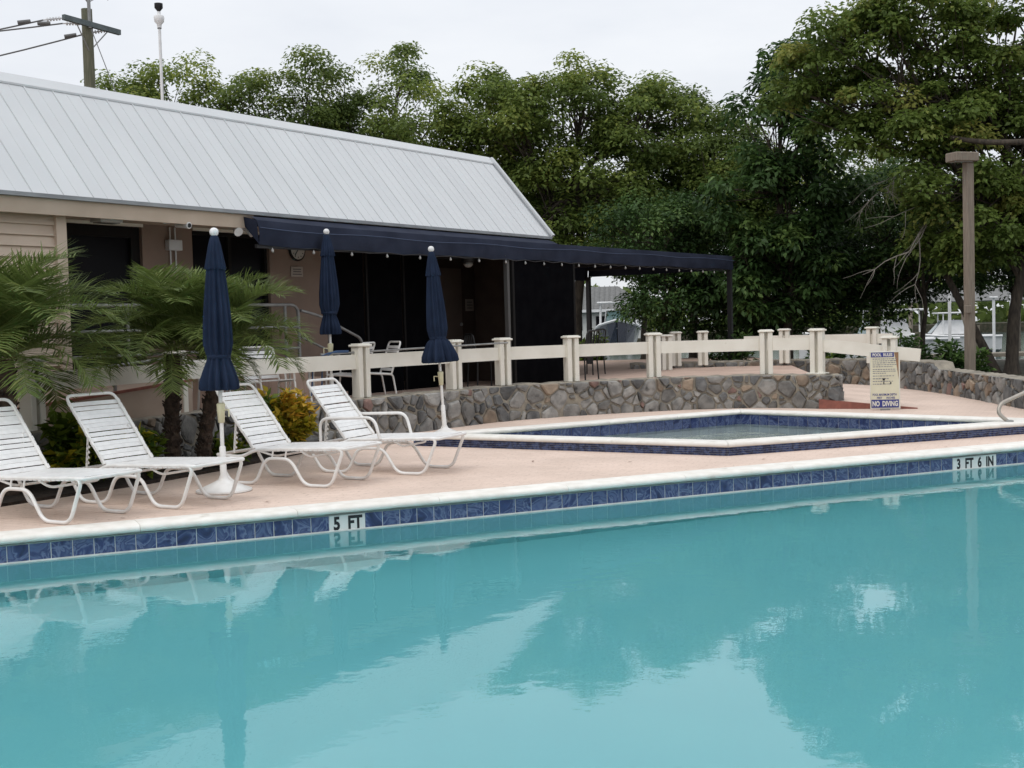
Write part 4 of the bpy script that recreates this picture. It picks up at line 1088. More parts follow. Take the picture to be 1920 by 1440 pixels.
q = MB(); q.tube([(.10, -.12, 9.3), (.10, -.12, 11.6)], .045, 8); q.build('riser_pipe', M_steel, up)
ends = [a.lerp(b2, .02), a.lerp(b2, .35), a.lerp(b2, .80)]
for k, (p, tgt) in enumerate(zip(ends, ((-9, -5.0, 7.6), (-9, -1.6, 9.3), (-9, -2.6, 7.4)))):
    p = p + Vector((.05, -.12, -.02)); d = (Vector(tgt) - p).normalized()
    q = MB()
    for j in range(5): q.tube([p + d * (.05 + j * .07), p + d * (.085 + j * .07)], .05, 8); 
    q.tube([p, p + d * .45], .02, 6); q.build('insulator', M_insul, up)
    c = [p + d * .45]; 
    for j in range(1, 13): t_ = j / 12; v = (p + d * .45).lerp(Vector(tgt), t_); v.z -= .35 * math.sin(math.pi * t_); c.append(v)
    q = MB(); q.tube(c, .020, 5); q.build('cable', M_wire, up)
    q = MB(); q.tube([p + d * .75, p + d * 1.05], .05, 8); q.build('clamp', M_wire, up)
q = MB(); q.tube([(.12, -.1, 9.3), (1.9, -3.2, 6.3), (3.2, -5.5, 4.0)], .012, 5); q.build('guy_wire', M_wire, up)
q = MB(); q.tube([(.1, -.1, 9.9), (-.12, -.2, 10.25)], .02, 6); q.tube([(.1, -.1, 9.95), (.5, -.1, 10.15), (.58, -.1, 9.98)], .012, 5); q.build('top_bracket', M_steel, up)

# ------------------------------------------------------------------ foliage
def quads_object(name, V, tint, m, parent=None):
    n = len(V) // 4
    me = bpy.data.meshes.new(name)
    me.vertices.add(len(V)); me.vertices.foreach_set('co', V.astype(np.float32).ravel())
    me.loops.add(n * 4); me.loops.foreach_set('vertex_index', np.arange(n * 4, dtype=np.int32))
    me.polygons.add(n); me.polygons.foreach_set('loop_start', np.arange(0, n * 4, 4, dtype=np.int32)); me.polygons.foreach_set('loop_total', np.full(n, 4, np.int32))
    at = me.attributes.new('tint', 'FLOAT', 'POINT'); at.data.foreach_set('value', np.repeat(tint, 4).astype(np.float32))
    me.update(); me.validate(); me.materials.append(m)
    return link(name, me, parent)
def norm(a): return a / np.maximum(1e-9, np.linalg.norm(a, axis=1, keepdims=True))
def leaf_quads(rng, C, N, L, Wd, dirv, curl=0.12):
    """diamond leaves: centre base C, normals N, pointing roughly dirv"""
    D = norm(dirv - N * np.sum(dirv * N, 1, keepdims=True)); S = np.cross(N, D)
    n = len(C); L = L[:, None]; Wd = Wd[:, None]
    base = C; tip = C + D * L - N * L * curl
    l_ = C + D * L * .45 + S * Wd * .5 + N * Wd * .12; r_ = C + D * L * .45 - S * Wd * .5 + N * Wd * .12
    V = np.stack([base, r_, tip, l_], 1).reshape(-1, 3); return V
def tree(name, label, x, y, h, lobes, ncl, per, leaf, m, seed, trunk_r=.16, rc=(.45, .8), droop=.2, group='trees beyond the clubhouse', trunk_lean=(0, 0), tint_gamma=1.0, bark=M_bark, flat=.75, aspect=.55, extra_limbs=()):
    per = int(per * 2.15); leaf *= .66
    rng = np.random.default_rng(seed); rr = random.Random(seed)
    t = thing(name, label, 'tree', (x, y, -.08), 0, group)
    lob = np.array(lobes, float); vol = lob[:, 3] * lob[:, 4] * lob[:, 5]; pr = vol ** .8; pr /= pr.sum()
    tb = MB()
    top = Vector((trunk_lean[0], trunk_lean[1], h * .62))
    tp = [Vector((0, 0, 0))] + [Vector((top.x * q + rr.uniform(-.15, .15), top.y * q + rr.uniform(-.15, .15), top.z * q)) for q in (.25, .5, .75)] + [top]
    tp = catmull(tp, 4); tb.tube(tp, [trunk_r * (1 - .6 * i / (len(tp) - 1)) + (trunk_r * .5 if i == 0 else 0) for i in range(len(tp))], 8)
    limb_nodes = []
    for lb in lob:
        c = Vector(lb[:3]); k = rr.randint(int(len(tp) * .35), len(tp) - 2); s0 = tp[k]
        mid = s0.lerp(c, .5) + Vector((rr.uniform(-.4, .4), rr.uniform(-.4, .4), rr.uniform(-.1, .5)))
        pts = catmull([s0, mid, c], 4); r0 = trunk_r * .48
        tb.tube(pts, [r0 * (1 - .75 * i / (len(pts) - 1)) for i in range(len(pts))], 6)
        limb_nodes.append(pts)
    for pts, r0, r1 in extra_limbs:
        pts = catmull(pts, 5); tb.tube(pts, [r0 + (r1 - r0) * i / (len(pts) - 1) for i in range(len(pts))], 8)
    ci = rng.choice(len(lob), ncl, p=pr)
    u = norm(rng.normal(size=(ncl, 3))); rad = rng.uniform(.30, 1.0, ncl) ** .55
    cc = lob[ci, :3] + u * lob[ci, 3:6] * rad[:, None]
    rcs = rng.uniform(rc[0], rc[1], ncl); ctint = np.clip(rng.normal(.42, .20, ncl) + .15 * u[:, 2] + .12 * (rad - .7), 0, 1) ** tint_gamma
    for k in range(ncl):
        pts = limb_nodes[ci[k]]; s0 = pts[rr.randint(2, len(pts) - 1)]; c = Vector(cc[k])
        mid = s0.lerp(c, .55) + Vector((rr.uniform(-.2, .2), rr.uniform(-.2, .2), rr.uniform(-.05, .25)))
        tb.tube([s0, mid, c], [trunk_r * .16, trunk_r * .10, .008], 4, cap=False)
    tb.build('trunk', bark, t, True)
    n = ncl * per; idx = np.repeat(np.arange(ncl), per)
    d = norm(rng.normal(size=(n, 3))); d[:, 2] = np.where(d[:, 2] < -.35, -d[:, 2], d[:, 2]); rr_ = rng.uniform(0, 1, n) ** .45
    off = d * rr_[:, None] * rcs[idx][:, None]; off[:, 2] *= flat
    C = cc[idx] + off
    N = norm(d * .7 + np.array([0, 0, .75]) + rng.normal(scale=.45, size=(n, 3)))
    dv = norm(d + rng.normal(scale=.5, size=(n, 3)) + np.array([0, 0, -droop]))
    L = leaf * rng.uniform(.7, 1.3, n)
    V = leaf_quads(rng, C, N, L, L * aspect * rng.uniform(.8, 1.2, n), dv)
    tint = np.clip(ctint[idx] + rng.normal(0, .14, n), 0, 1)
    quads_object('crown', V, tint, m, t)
    return t
def L_(x, y, z, rx, ry, rz): return (x, y, z, rx, ry, rz)
# row behind the building
tree('mangrove_tree', 'rounded green tree behind the utility pole and white mast', -10.4, 39, 10.4, [L_(-1.6, 0, 8.3, 1.4, 1.4, 1.3), L_(.2, 0, 8.5, 1.5, 1.5, 1.4), L_(1.8, -.2, 8.2, 1.4, 1.4, 1.5), L_(-.3, 0, 6.6, 3.2, 1.8, 1.5), L_(.5, 0, 5.2, 3.0, 1.6, 1.2)], 150, 95, .20, L_tree, 21)
tree('mangrove_tree', 'feathery green tree peeking over the roof beside the mast tree', -6.9, 39, 10.4, [L_(-.7, 0, 8.4, 1.1, 1.3, 1.4), L_(.8, 0, 8.5, 1.2, 1.4, 1.6), L_(0, 0, 6.6, 2.4, 1.8, 1.6), L_(0, 0, 5.0, 2.4, 1.6, 1.2)], 130, 95, .19, L_tree2, 22)
tree('mangrove_tree', 'tall green tree with twin pointed crowns above the roof ridge', -4.3, 40, 11.0, [L_(-1.0, 0, 8.7, .95, 1.2, 1.7), L_(.9, 0, 8.9, 1.15, 1.2, 1.7), L_(0, 0, 6.6, 2.3, 1.8, 2.0), L_(0, 0, 4.8, 2.3, 1.6, 1.4)], 150, 95, .19, L_tree2, 23)
tree('mangrove_tree', 'bright green bushy tree right of the twin crowned tree', -1.3, 38, 9.6, [L_(-1.0, 0, 7.5, 1.5, 1.5, 1.6), L_(.9, 0, 7.5, 1.5, 1.5, 1.6), L_(0, 0, 5.4, 2.6, 1.8, 2.0), L_(0, 0, 3.9, 2.4, 1.6, 1.2)], 150, 95, .21, L_tree, 24)
tree('mangrove_tree', 'broad round topped tree rising behind the gable end of the roof', 2.0, 37, 9.9, [L_(-1.5, 0, 7.1, 1.5, 1.6, 1.7), L_(.2, 0, 7.6, 1.5, 1.6, 1.6), L_(2.1, 0, 7.0, 1.6, 1.6, 1.7), L_(.3, 0, 5.4, 3.0, 1.8, 1.6), L_(-1.0, -.3, 4.2, 1.8, 1.4, 1.1)], 210, 95, .21, L_tree, 25, .20)
tree('mangrove_tree', 'slim darker tree with open top beside the round topped tree', 5.5, 38, 9.0, [L_(-.1, 0, 7.6, .9, 1.0, 1.1), L_(.9, 0, 6.6, 1.2, 1.2, 1.2), L_(-.9, 0, 5.8, 1.2, 1.2, 1.3), L_(.6, 0, 5.0, 1.6, 1.4, 1.4), L_(-.8, 0, 4.0, 1.5, 1.4, 1.3)], 150, 95, .19, L_tree2, 26)
tree('mangrove_tree', 'mid green tree between the slim tree and the drooping tree', 6.6, 36.5, 7.4, [L_(-.3, 0, 5.9, 1.1, 1.1, 1.2), L_(.7, 0, 5.2, 1.2, 1.1, 1.2), L_(-.2, 0, 4.0, 1.6, 1.2, 1.2)], 110, 95, .18, L_tree, 29)
tree('almond_tree', 'deep green tree with large drooping leaves left of the spreading tree', 7.3, 33, 8.7, [L_(.2, 0, 7.7, 1.0, 1.0, .9), L_(-.6, 0, 6.6, 1.1, 1.1, .9), L_(.6, 0, 6.2, 1.2, 1.2, 1.0), L_(-.8, -.4, 4.8, 1.2, 1.2, 1.0), L_(.9, -.2, 4.9, 1.2, 1.2, 1.0), L_(-1.4, -.3, 3.2, 1.3, 1.2, 1.0), L_(.4, -.2, 3.2, 1.5, 1.3, 1.0), L_(-.4, 0, 2.0, 2.0, 1.4, .9)], 175, 62, .31, L_dark, 27, .15, (.34, .62), droop=.8, aspect=.42)
# big spreading tree at the right
ex = [([(1.3, 0, 4.3), (1.3, -1.0, 4.95), (.6, -1.9, 5.18), (-.4, -2.0, 5.17), (-1.35, -1.7, 5.25), (-2.1, -1.1, 5.55), (-2.6, -.5, 6.1)], .11, .035), ([(-.2, .2, 0), (-1.0, .2, 1.6), (-2.0, .2, 3.6)], .12, .06), ([(1.0, 0, 0), (1.5, -.2, 1.8), (.7, 0, 4.2)], .12, .08),
      ([(-.9, 0, 5.3), (-.4, 0, 6.6), (-1.5, 0, 7.6)], .09, .04), ([(.6, 0, 5.2), (.0, 0, 6.4), (.8, 0, 7.6)], .09, .04)]
tree('spreading_tree', 'large spreading tree with mottled olive leaves overhanging the wooden lamp post', 11.6, 29, 9.8,
     [L_(-4.9, .3, 6.9, 1.0, 1.1, .8), L_(-3.6, 0, 7.7, 1.3, 1.4, 1.0), L_(-2.0, 0, 8.3, 1.7, 1.6, 1.0), L_(.2, 0, 8.2, 1.8, 1.7, 1.0), L_(-3.4, .2, 6.4, 1.3, 1.3, .9), L_(-1.0, .3, 7.0, 1.9, 1.5, .8), L_(2.4, 0, 7.2, 1.6, 1.8, 1.3), L_(-2.3, -.3, 5.8, 1.7, 1.6, 1.0), L_(-1.5, -.6, 4.5, 1.5, 1.5, 1.1), L_(1.6, .3, 4.6, 1.8, 1.6, .9), L_(.2, .6, 6.0, 1.9, 1.5, .8), L_(1.9, .2, 3.4, 1.6, 1.5, .8), L_(-.9, -.4, 3.3, 1.5, 1.4, .9), L_(.4, .5, 3.9, 1.5, 1.3, .8)],
     420, 95, .20, L_big, 28, .16, (.30, .60), extra_limbs=ex, trunk_lean=(.6, 0), aspect=.6)
# understorey along the boundary
for i, (x, y, hh, sx, lab) in enumerate(((4.3, 34.0, 5.6, 1.5, 'low dark mangrove beyond the canopy posts'),
                                    (6.3, 35.0, 5.0, 1.9, 'low dark mangrove behind the far fence corner'),
                                    (8.6, 34.5, 4.6, 2.1, 'low dark mangrove behind the pool rules sign'),
                                    (10.4, 35.5, 5.0, 1.9, 'low dark mangrove left of the wooden lamp post, under the spreading tree'),
                                    (14.6, 36.5, 5.4, 2.2, 'dark mangrove at the far right behind the spreading tree'))):
    tree('mangrove_tree', lab, x, y, hh, [L_(-.5, 0, hh * .66, sx, 1.4, hh * .24), L_(.7, .2, hh * .55, sx, 1.4, hh * .24), L_(0, -.3, hh * .34 if x < 10 else hh * .52, sx, 1.3, hh * .20 if x < 10 else hh * .16)], 85, 95, .18, L_dark, 40 + i, .10, group='dark understorey trees along the boundary wall')
for i, (x, y, hh, sx) in enumerate(((-8.0, 45, 8.2, 2.6), (-2.8, 46, 8.4, 2.6), (1.2, 46, 8.0, 2.6), (5.0, 47, 7.4, 2.2), (9.0, 44, 8.0, 2.5), (13.2, 45, 8.5, 2.6))):
    tree('mangrove_tree', ('dense tree behind the feathery tree and the twin crowned tree', 'dense tree behind the gap right of the twin crowned tree', 'dense tree behind the round topped tree', 'dense tree behind the slim open topped tree', 'dense tree behind the deep green drooping tree', 'dense tree behind the large spreading tree')[i], x, y, hh, [L_(-.8, 0, hh * .72, sx, 1.8, hh * .22), L_(.9, 0, hh * .66, sx, 1.8, hh * .22), L_(0, 0, hh * .50, sx * 1.1, 1.6, hh * .14)], 80, 90, .22, L_tree2, 60 + i, .13, (.5, .9), group='trees filling the gaps behind')
for i, (x, y, lobs, lab) in enumerate(((11.0, 33.2, [L_(-1.0, 0, 3.6, 1.4, 1.2, 1.2), L_(.6, 0, 3.2, 1.4, 1.2, 1.0), L_(0, .3, 4.6, 1.8, 1.2, 1.0), L_(-1.6, .2, 2.4, 1.1, 1.0, .8), L_(.5, .2, 2.4, 1.2, 1.0, .55)], 'dark tree with low hanging leaves right behind the wooden lamp post'),
                                    (14.2, 33.0, [L_(-1.0, 0, 3.9, 1.5, 1.2, 1.1), L_(.8, 0, 3.6, 1.5, 1.2, 1.1), L_(0, .3, 4.9, 1.9, 1.2, 1.0), L_(-.8, .1, 2.6, 1.2, 1.0, .5)], 'dark tree with low hanging leaves above the docked boats'))):
    tree('mangrove_tree', lab, x, y, 5.4, lobs, 85, 90, .18, L_dark, 80 + i, .08, group='dark understorey trees along the boundary wall')
# leafless branches
db = thing('dead_branch', 'pale leafless branches hanging between the dark tree and the spreading tree', 'branch', (9.0, 28.3, 4.2))
rr = random.Random(8); tb = MB()
def grow(p, d, L, r, depth):
    pts = [p]; dd = d
    for k in range(4):
        dd = (dd + Vector((rr.uniform(-.25, .25), rr.uniform(-.2, .2), rr.uniform(-.22, .15)))).normalized(); pts.append(pts[-1] + dd * L / 4)
    tb.tube(pts, [r * (1 - .7 * i / 4) for i in range(5)], 5, cap=False)
    if depth > 0:
        for k in range(4):
            q_ = pts[rr.randint(1, 4)]; grow(q_, (dd + Vector((rr.uniform(-.9, .9), rr.uniform(-.5, .5), rr.uniform(-.9, .6)))).normalized(), L * .62, r * .5, depth - 1)
grow(Vector((1.4, .4, 1.0)), Vector((-1, 0, -.1)), 1.6, .03, 3)
grow(Vector((1.0, .2, .3)), Vector((-.45, -.1, -1)), 1.9, .035, 2)
tb.build('twigs', M_twig, db, True)

def bush(name, label, x, y, z, r, n, leaf, m, seed, shape=(1, 1, 1), up=.5, aspect=.5, cat='shrub'):
    rng = np.random.default_rng(seed); t = thing(name, label, cat, (x, y, z))
    stem = MB(); rr = random.Random(seed)
    nb = 16; tips = []
    for k in range(nb):
        a = rr.uniform(0, 6.28); e = rr.uniform(.35, 1.0); tip = Vector((math.cos(a) * r * shape[0] * e * .8, math.sin(a) * r * shape[1] * e * .8, r * shape[2] * rr.uniform(.55, 1.75)))
        tips.append(tip); stem.tube([(0, 0, 0), tip * .5 + Vector((0, 0, -.04)), tip], [.014, .010, .006], 5, cap=False)
    stem.build('stem', M_bark, t)
    T = np.array([tuple(v) for v in tips]); per = n // nb; n = per * nb; idx = np.repeat(np.arange(nb), per)
    f = rng.uniform(.25, 1.04, n) ** .6; C = T[idx] * f[:, None] + rng.normal(scale=.03 * r / .4, size=(n, 3))
    d = norm(rng.normal(size=(n, 3)) + norm(T[idx]) * .9 + np.array([0, 0, up]))
    N = norm(np.array([0, 0, 1.0]) + rng.normal(scale=.5, size=(n, 3)) - d * .2)
    L = leaf * rng.uniform(.7, 1.25, n); V = leaf_quads(rng, C, N, L, L * aspect, d, .18)
    V[:, 2] = np.maximum(V[:, 2], .02)
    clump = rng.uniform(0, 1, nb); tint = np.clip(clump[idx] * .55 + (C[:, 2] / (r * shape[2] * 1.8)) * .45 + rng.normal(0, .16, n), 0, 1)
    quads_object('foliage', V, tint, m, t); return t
bush('croton_shrub', 'croton shrub with yellow and orange leaves beside the rubble wall', -2.72, 15.0, .02, .40, 1800, .12, L_croton, 3, (1, .9, 1.05), aspect=.55)
bush('croton_shrub', 'dark green croton with yellow tips between the first two lounge chairs', -4.26, 12.35, .02, .46, 1900, .17, L_croton2, 4, (1.15, .9, .80), aspect=.58)
bush('croton_shrub', 'small croton with yellow leaves under the twin trunked palm', -3.74, 12.72, .02, .25, 420, .13, L_croton2, 6, (.8, .8, 1.15), aspect=.55)
bush('croton_shrub', 'low green croton shoots by the leaning palm trunk', -3.17, 13.85, .02, .26, 260, .12, L_croton2, 7, (1.2, .9, .7), aspect=.5)
bush('croton_shrub', 'green croton left of the palm behind the umbrella', -3.02, 14.75, .02, .36, 420, .14, L_croton2, 9, (.8, .8, 1.2), aspect=.45)
bush('hedge_bush', 'bright green bush seen under the canopy by the water', 2.25, 36.0, -.06, .75, 1500, .15, L_bush, 8, (1, .9, .95))
bush('hedge_bush', 'small dark shrub growing behind the boundary wall by the lamp post', 8.3, 25.4, -.06, .45, 500, .13, L_dark, 12, (1.4, .8, .8))
bush('hedge_bush', 'yellowish green weed clump behind the boundary wall under the ramp rail', 6.9, 28.0, -.06, .5, 420, .13, L_bush, 13, (1, .8, .7))

for i, (x, y, r_, lab) in enumerate(((7.3, 28.3, .6, 'dark shrub behind the boundary wall below the far fence rail'), (8.6, 27.4, .7, 'dark rounded shrub behind the boundary wall right of the pool rules sign'), (9.6, 26.6, .55, 'dark shrub beside the foot of the wooden lamp post'), (5.2, 29.4, .7, 'dark shrub behind the far fence posts under the trees'))):
    bush('hedge_bush', lab, x, y, -.06, r_, 900, .15, L_dark, 90 + i, (1.3, .8, .95))
# palms
def frond_mesh(seed, L=1.22, nl=68):
    rng = np.random.default_rng(seed); pts = []
    ang = R(52); x = z = 0.0; seg = 16; P = []
    for i in range(seg + 1):
        P.append((x, 0, z)); a = ang - R(92) * (i / seg) ** 1.3; x += math.cos(a) * L / seg; z += math.sin(a) * L / seg
    P = np.array(P)
    V, T = [], []
    for k in range(nl):
        f = .10 + .90 * k / (nl - 1); q = f * seg; i = min(seg - 1, int(q)); p = P[i] + (P[i + 1] - P[i]) * (q - i); tg = (P[i + 1] - P[i]) / np.linalg.norm(P[i + 1] - P[i])
        up = np.array([-tg[2], 0, tg[0]])
        ll = (.47 * math.sin(math.pi * min(1, .22 + f * .72)) + .06) * rng.uniform(.85, 1.12)
        for s in (-1, 1):
            d = np.array([0, s, 0]) * rng.uniform(.72, .95) + tg * rng.uniform(.50, .85) + up * rng.uniform(.0, .50); d /= np.linalg.norm(d)
            wv = np.cross(d, up); wv /= np.linalg.norm(wv); w_ = .0078
            m1 = p + d * ll * .55; tip = p + d * ll + np.array([0, 0, -ll * rng.uniform(.02, .22)])
            V += [p - wv * w_ * .6, p + wv * w_ * .6, m1 + wv * w_, m1 - wv * w_, m1 - wv * w_, m1 + wv * w_, tip + wv * .001, tip - wv * .001]
            tn = np.clip(rng.normal(.42, .16), 0, 1); T += [tn, tn]
    me_o = quads_object('frond', np.array(V), np.array(T), L_palm); me = me_o.data; bpy.data.objects.remove(me_o)
    rb_ = MB(); rb_.tube([tuple(p) for p in P[::2]], [.011 * (1 - .8 * i / 8) for i in range(9)], 5)
    rme = rb_.mesh('rachis', L_rachis, True)
    return me, rme
L_rachis = mat('palm_stalk', (.16, .19, .06), (.11, .14, .04), rough=.6)
FR = [frond_mesh(s) for s in (1, 2, 3)]
def palm(label, x, y, trunks, crowns, seed):
    rr = random.Random(seed); t = thing('pygmy_date_palm', label, 'palm', (x, y, .02), group='pygmy date palms in the planting bed')
    for pts, r0, r1 in trunks:
        P = catmull(pts, 7); q = MB(); n_ = 14; vs = []
        q.tube(P, [(r0 + (r1 - r0) * i / (len(P) - 1)) * (1 + .10 * ((i % 2) * 2 - 1)) for i in range(len(P))], 12); q.build('trunk', M_palmtr, t, False)
        q = MB()
        for i in range(150):
            f = rr.uniform(.02, .99) * (len(P) - 1); k = int(f); p = P[k].lerp(P[min(k + 1, len(P) - 1)], f - k); a = rr.uniform(0, 6.28); r_ = r0 + (r1 - r0) * f / (len(P) - 1)
            d = Vector((math.cos(a), math.sin(a), 0)); q.bar(p + d * r_ * .85, p + d * (r_ + .022) + Vector((0, 0, .035)), .022, .012)
        q.build('leaf_base_stubs', M_palmtr, t)['kind'] = 'stuff'
    for (cx, cy, cz_), nf, scl in crowns:
        for k in range(nf):
            me, rme = FR[k % 3]
            az = k * 2.39996 + rr.uniform(-.2, .2); lev = k / (nf - 1)         # 0 = upright young, 1 = hanging old
            tilt = R(-38 + 82 * lev + rr.uniform(-9, 9))
            sc = scl * (.74 + .30 * math.sin(math.pi * (.25 + .6 * lev))) * rr.uniform(.92, 1.08)
            f = link('frond', me, t, (cx + math.cos(az) * .04, cy + math.sin(az) * .04, cz_ + .06 * (1 - lev)), None)
            f.rotation_euler = (Matrix.Rotation(az, 3, 'Z') @ Matrix.Rotation(tilt, 3, 'Y')).to_euler(); f.scale = (sc, sc, sc)
            link('rachis', rme, f)
palm('twin trunked pygmy date palm growing behind the second lounge chair', -3.68, 13.45,
     [([(0, 0, 0), (.0, .02, .5), (.03, .05, 1.26)], .092, .075), ([(.30, .05, 0), (.38, .02, .5), (.54, .0, 1.26)], .080, .068)],
     [((.03, .05, 1.30), 27, .90), ((.54, 0, 1.32), 24, .86)], 3)
palm('single trunked pygmy date palm behind the first lounge chair', -4.76, 11.72, [([(0, 0, 0), (.02, .0, .5), (.0, .04, 1.28)], .10, .085)], [((0, .04, 1.30), 34, 1.0)], 6)

# ------------------------------------------------------------------ marina beyond
m = MB(); m.add([(-900, 39, -.9), (900, 39, -.9), (900, 3000, -.9), (-900, 3000, -.9)], [(0, 1, 2, 3)])
mw = bpy.data.materials.new('marina_water'); mw.use_nodes = True
bs = mw.node_tree.nodes['Principled BSDF']; bs.inputs['Base Color'].default_value = (.05, .075, .075, 1); bs.inputs['Roughness'].default_value = .12
nz = mw.node_tree.nodes.new('ShaderNodeTexNoise'); nz.inputs['Scale'].default_value = 1.5; bmp = mw.node_tree.nodes.new('ShaderNodeBump'); bmp.inputs['Distance'].default_value = .04
mw.node_tree.links.new(nz.outputs['Fac'], bmp.inputs['Height']); mw.node_tree.links.new(bmp.outputs[0], bs.inputs['Normal'])
struct(m.build('marina_water', mw))
m = MB(); m.box((0, 39, -.5), (1800, .3, .95)); struct(m.build('seawall', mat('seawall_concrete', (.35, .33, .30), rough=.9)))
m = MB(); m.box((0, 160, -.6), (900, 40, 1.4)); struct(m.build('far_bank', M_ground))
def boat(label, x, y, z, L, W, ang, hullm, hgt=1.0, tower=True):
    t = thing('motor_boat', label, 'boat', (x, y, z), ang, group='boats in the marina')
    st_ = [0, .25, .5, .72, .88, 1.0]; wd = [.92, 1, 1, .82, .45, .02]; sheer = [.85, .86, .90, 1.0, 1.10, 1.2]
    q = MB(); vs = []
    for f, w_, s in zip(st_, wd, sheer):
        X = f * L
        vs += [(X, 0, 0 + .55 * max(0, f - .7)), (X, -W * .40 * w_, .22 + .35 * max(0, f - .7)), (X, -W / 2 * w_, hgt * s), (X, W / 2 * w_, hgt * s), (X, W * .40 * w_, .22 + .35 * max(0, f - .7))]
    n_ = len(st_); fs = []
    for i in range(n_ - 1):
        for j in (0, 1, 3, 4): fs.append((i * 5 + j, (i + 1) * 5 + j, (i + 1) * 5 + (j + 1) % 5, i * 5 + (j + 1) % 5))
        
    fs.append((0, 1, 2, 3, 4)); q.add(vs, fs); q.build('hull', hullm, t)
    q = MB(); vs = []
    for f, w_, s in zip(st_, wd, sheer): vs += [(f * L, -W / 2 * w_, hgt * s + .02), (f * L, W / 2 * w_, hgt * s + .02)]
    q.add(vs, [(i * 2, (i + 1) * 2, (i + 1) * 2 + 1, i * 2 + 1) for i in range(n_ - 1)]); q.build('deck', M_boatw, t)
    for sd in (-1, 1): q = MB(); q.tube([(f * L, sd * W / 2 * w_, hgt * s + .02) for f, w_, s in zip(st_, wd, sheer)], .07, 6); q.build('rub_rail', M_boatw, t)
    q = MB(); q.add([(L * .30, -W * .34, hgt), (L * .30, W * .34, hgt), (L * .60, W * .30, hgt), (L * .60, -W * .30, hgt), (L * .33, -W * .30, hgt + .75), (L * .33, W * .30, hgt + .75), (L * .50, W * .26, hgt + .75), (L * .50, -W * .26, hgt + .75)], [(4, 5, 6, 7), (0, 3, 7, 4), (1, 5, 6, 2), (0, 4, 5, 1)])
    q.build('cabin', M_boatw, t)
    q = MB(); q.add([(L * .60 + .01, W * .28, hgt + .06), (L * .60 + .01, -W * .28, hgt + .06), (L * .50 + .02, -W * .24, hgt + .70), (L * .50 + .02, W * .24, hgt + .70)], [(0, 1, 2, 3)]); q.build('windscreen', M_boatg, t)
    if tower:
        q = MB(); q.box((L * .38, 0, hgt + 1.15), (L * .34, W * .95, .09), bev=.03); q.build('hard_top', M_boatw, t)
        for X in (.26, .50):
            for sd in (-1, 1): q = MB(); q.tube([(L * X, sd * W * .42, hgt * .9), (L * X, sd * W * .40, hgt + 1.12)], .035, 6); q.build('top_post', M_boatw, t)
    return t
boat('navy hulled motor boat with white hard top, seen bow on under the canopy', 5.75, 66, .15, 6.5, 2.2, R(-96), M_boatn, 1.15)
boat('white cabin boat moored beyond the lamp post', 19.5, 56, -.75, 7.0, 2.4, R(190), M_boatw, 1.25)
boat('white open boat moored at the dock under the spreading tree', 26.5, 68, -.8, 6.0, 2.2, R(170), M_boatw, 1.1)
hs = thing('waterside_house', 'low white house with grey metal roof across the water', 'house', (6.4, 104, .1), R(-6))
q = MB(); q.box((0, 0, 1.2), (9.5, 7, 2.4)); q.build('wall', M_hwall, hs)
q = MB(); q.add([(-5.3, -4.1, 2.35), (5.3, -4.1, 2.35), (5.3, 4.1, 2.35), (-5.3, 4.1, 2.35), (-2.6, 0, 4.3), (2.6, 0, 4.3)], [(0, 1, 5, 4), (1, 2, 5), (2, 3, 4, 5), (3, 0, 4), (3, 2, 1, 0)]); q.build('roof', M_hroof, hs)
q = MB()
for k in range(24):
    x = -4.8 + k * .42; f = max(0, min(1, (5.3 - abs(x)) / 2.7)); q.bar((x, -4.12, 2.40), (x * (1 - .0), -4.1 + 4.1 * f, 2.40 + 1.95 * f), .05, .06)
q.build('roof_ribs', M_hroof, hs)
q = MB(); q.box((0, -4.13, 2.28), (10.6, .06, .22)); q.build('fascia', M_boatw, hs)
for x in (-3, -.8, 1.4, 3.4): q = MB(); q.box((x, -3.52, 1.3), (1.1, .06, 1.1)); q.build('window', M_glass, hs)
hs2 = thing('boat_shed', 'grey roofed boat shelter on posts across the water at right', 'boat shed', (27, 74, -.9), R(6))
q = MB(); q.add([(-5, -3, 3.0), (5, -3, 3.0), (5, 3, 3.0), (-5, 3, 3.0), (-3.4, 0, 3.9), (3.4, 0, 3.9)], [(0, 1, 5, 4), (1, 2, 5), (2, 3, 4, 5), (3, 0, 4), (3, 2, 1, 0)]); q.build('roof', M_hroof, hs2)
for x in (-4.7, -1.6, 1.6, 4.7):
    for y in (-2.8, 2.8): q = MB(); q.tube([(x, y, -.5), (x, y, 3.0)], .12, 7); q.build('post', M_dock, hs2)
dk = thing('dock', 'grey timber dock with pilings in the marina', 'dock', (20, 50, 0))
q = MB(); q.box((4, 0, -.25), (18, 1.5, .14)); q.build('deck', M_dock, dk)
for k in range(8):
    q = MB(); q.tube([(-4 + k * 2.3, -.85, -1.2), (-4 + k * 2.3, -.85, .75 + .2 * (k % 3))], .13, 8); q.build('piling', M_dock, dk)
for lab, x, y, h_ in (('tall white boat lift pole left of the lamp post', 18.6, 53, 3.0), ('white boat lift pole by the grey shelter', 24.0, 60, 2.6), ('thin white boat lift pole behind the dock pilings', 25.6, 62, 2.4), ('white boat lift pole beside the orange float', 22.4, 58, 2.2)):
    t = thing('boat_lift_pole', lab, 'pole', (x, y, -1.0), 0, 'white boat lift poles')
    q = MB(); q.tube([(0, 0, 0), (0, 0, h_ + .9)], .07, 8); q.build('pole', M_boatw, t); q = MB(); q.box((0, 0, h_ + .92), (.3, .3, .1), bev=.02); q.build('cap', M_boatw, t)
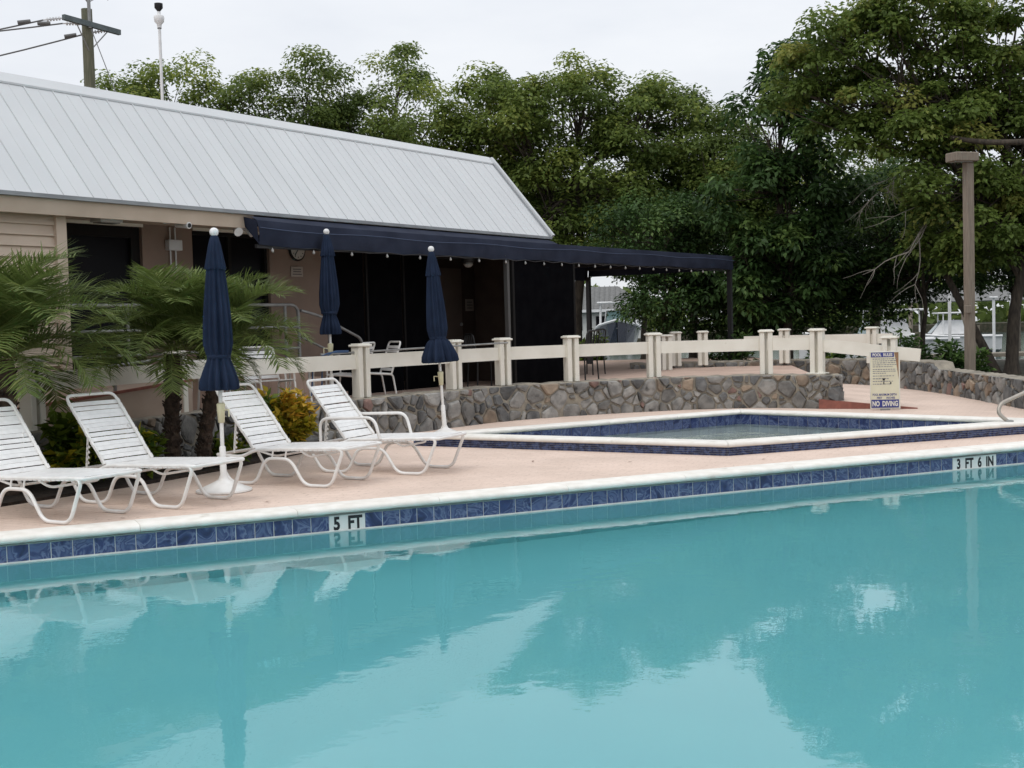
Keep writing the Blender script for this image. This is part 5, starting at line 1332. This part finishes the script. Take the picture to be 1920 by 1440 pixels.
t = thing('life_float', 'orange float lying on the marina dock', 'float', (22.3, 50.2, -.18)); q = MB(); q.lathe([(.05, 0), (.30, .05), (.34, .2), (.25, .36), (.05, .4)], 14); q.build('body', M_orange, t, True); q = MB(); q.tube([(0, 0, .4), (0, 0, .55)], .03, 6); q.build('ring', M_orange, t)
fb = struct(MB().add([(0, 0, 0)] * 3, [(0, 1, 2)]).build('tmp', M_ground)); bpy.data.objects.remove(fb)
rng = np.random.default_rng(77); n = 9000
C = np.stack([rng.uniform(-120, 140, n), rng.uniform(150, 165, n), rng.uniform(0, 1, n) ** 1.2 * 6.5 + .2], 1); C[:, 2] *= .75 + .25 * np.sin(C[:, 0] * .21) * np.cos(C[:, 0] * .083)
N = norm(rng.normal(size=(n, 3)) + np.array([0, -.5, .8])); Ls = rng.uniform(.9, 1.8, n)
o = quads_object('far_tree_line', leaf_quads(rng, C, N, Ls, Ls * .8, norm(rng.normal(size=(n, 3)))), np.clip(rng.normal(.4, .2, n), 0, 1), L_tree2)
tag(o, 'distant line of mangrove trees along the far bank', 'trees', kind='stuff')

# ------------------------------------------------------------------ fallen leaves on the deck
lm = mat('fallen_leaf', (.22, .10, .05), (.13, .06, .035), scale=9, rough=.8)
rng = np.random.default_rng(5)
C = np.array([(3.9, 13.95, .006), (4.8, 13.9, .006), (-.9, 12.9, .006), (-1.5, 12.3, .006), (1.2, 13.2, .006), (5.9, 17.6, .006), (6.3, 17.9, .006), (-2.2, 10.9, .006), (2.6, 13.1, .006), (6.2, 16.8, .006), (-3.2, 10.2, .006), (.2, 13.5, .006)])
for c in C:
    a = rng.uniform(0, 6.28); V = leaf_quads(rng, np.zeros((1, 3)), np.array([[0, 0, 1.0]]), np.array([.06]), np.array([.03]), np.array([[1.0, 0, 0]]), -.1)
    mm = MB(); mm.add([tuple(v) for v in V], [(0, 1, 2, 3)]); o = mm.build('fallen_leaf', lm); o.location = c; o.rotation_euler = (0, 0, a)
    tag(o, 'small dry brown leaf lying on the pink deck', 'leaf', 'dry leaves scattered on the deck')
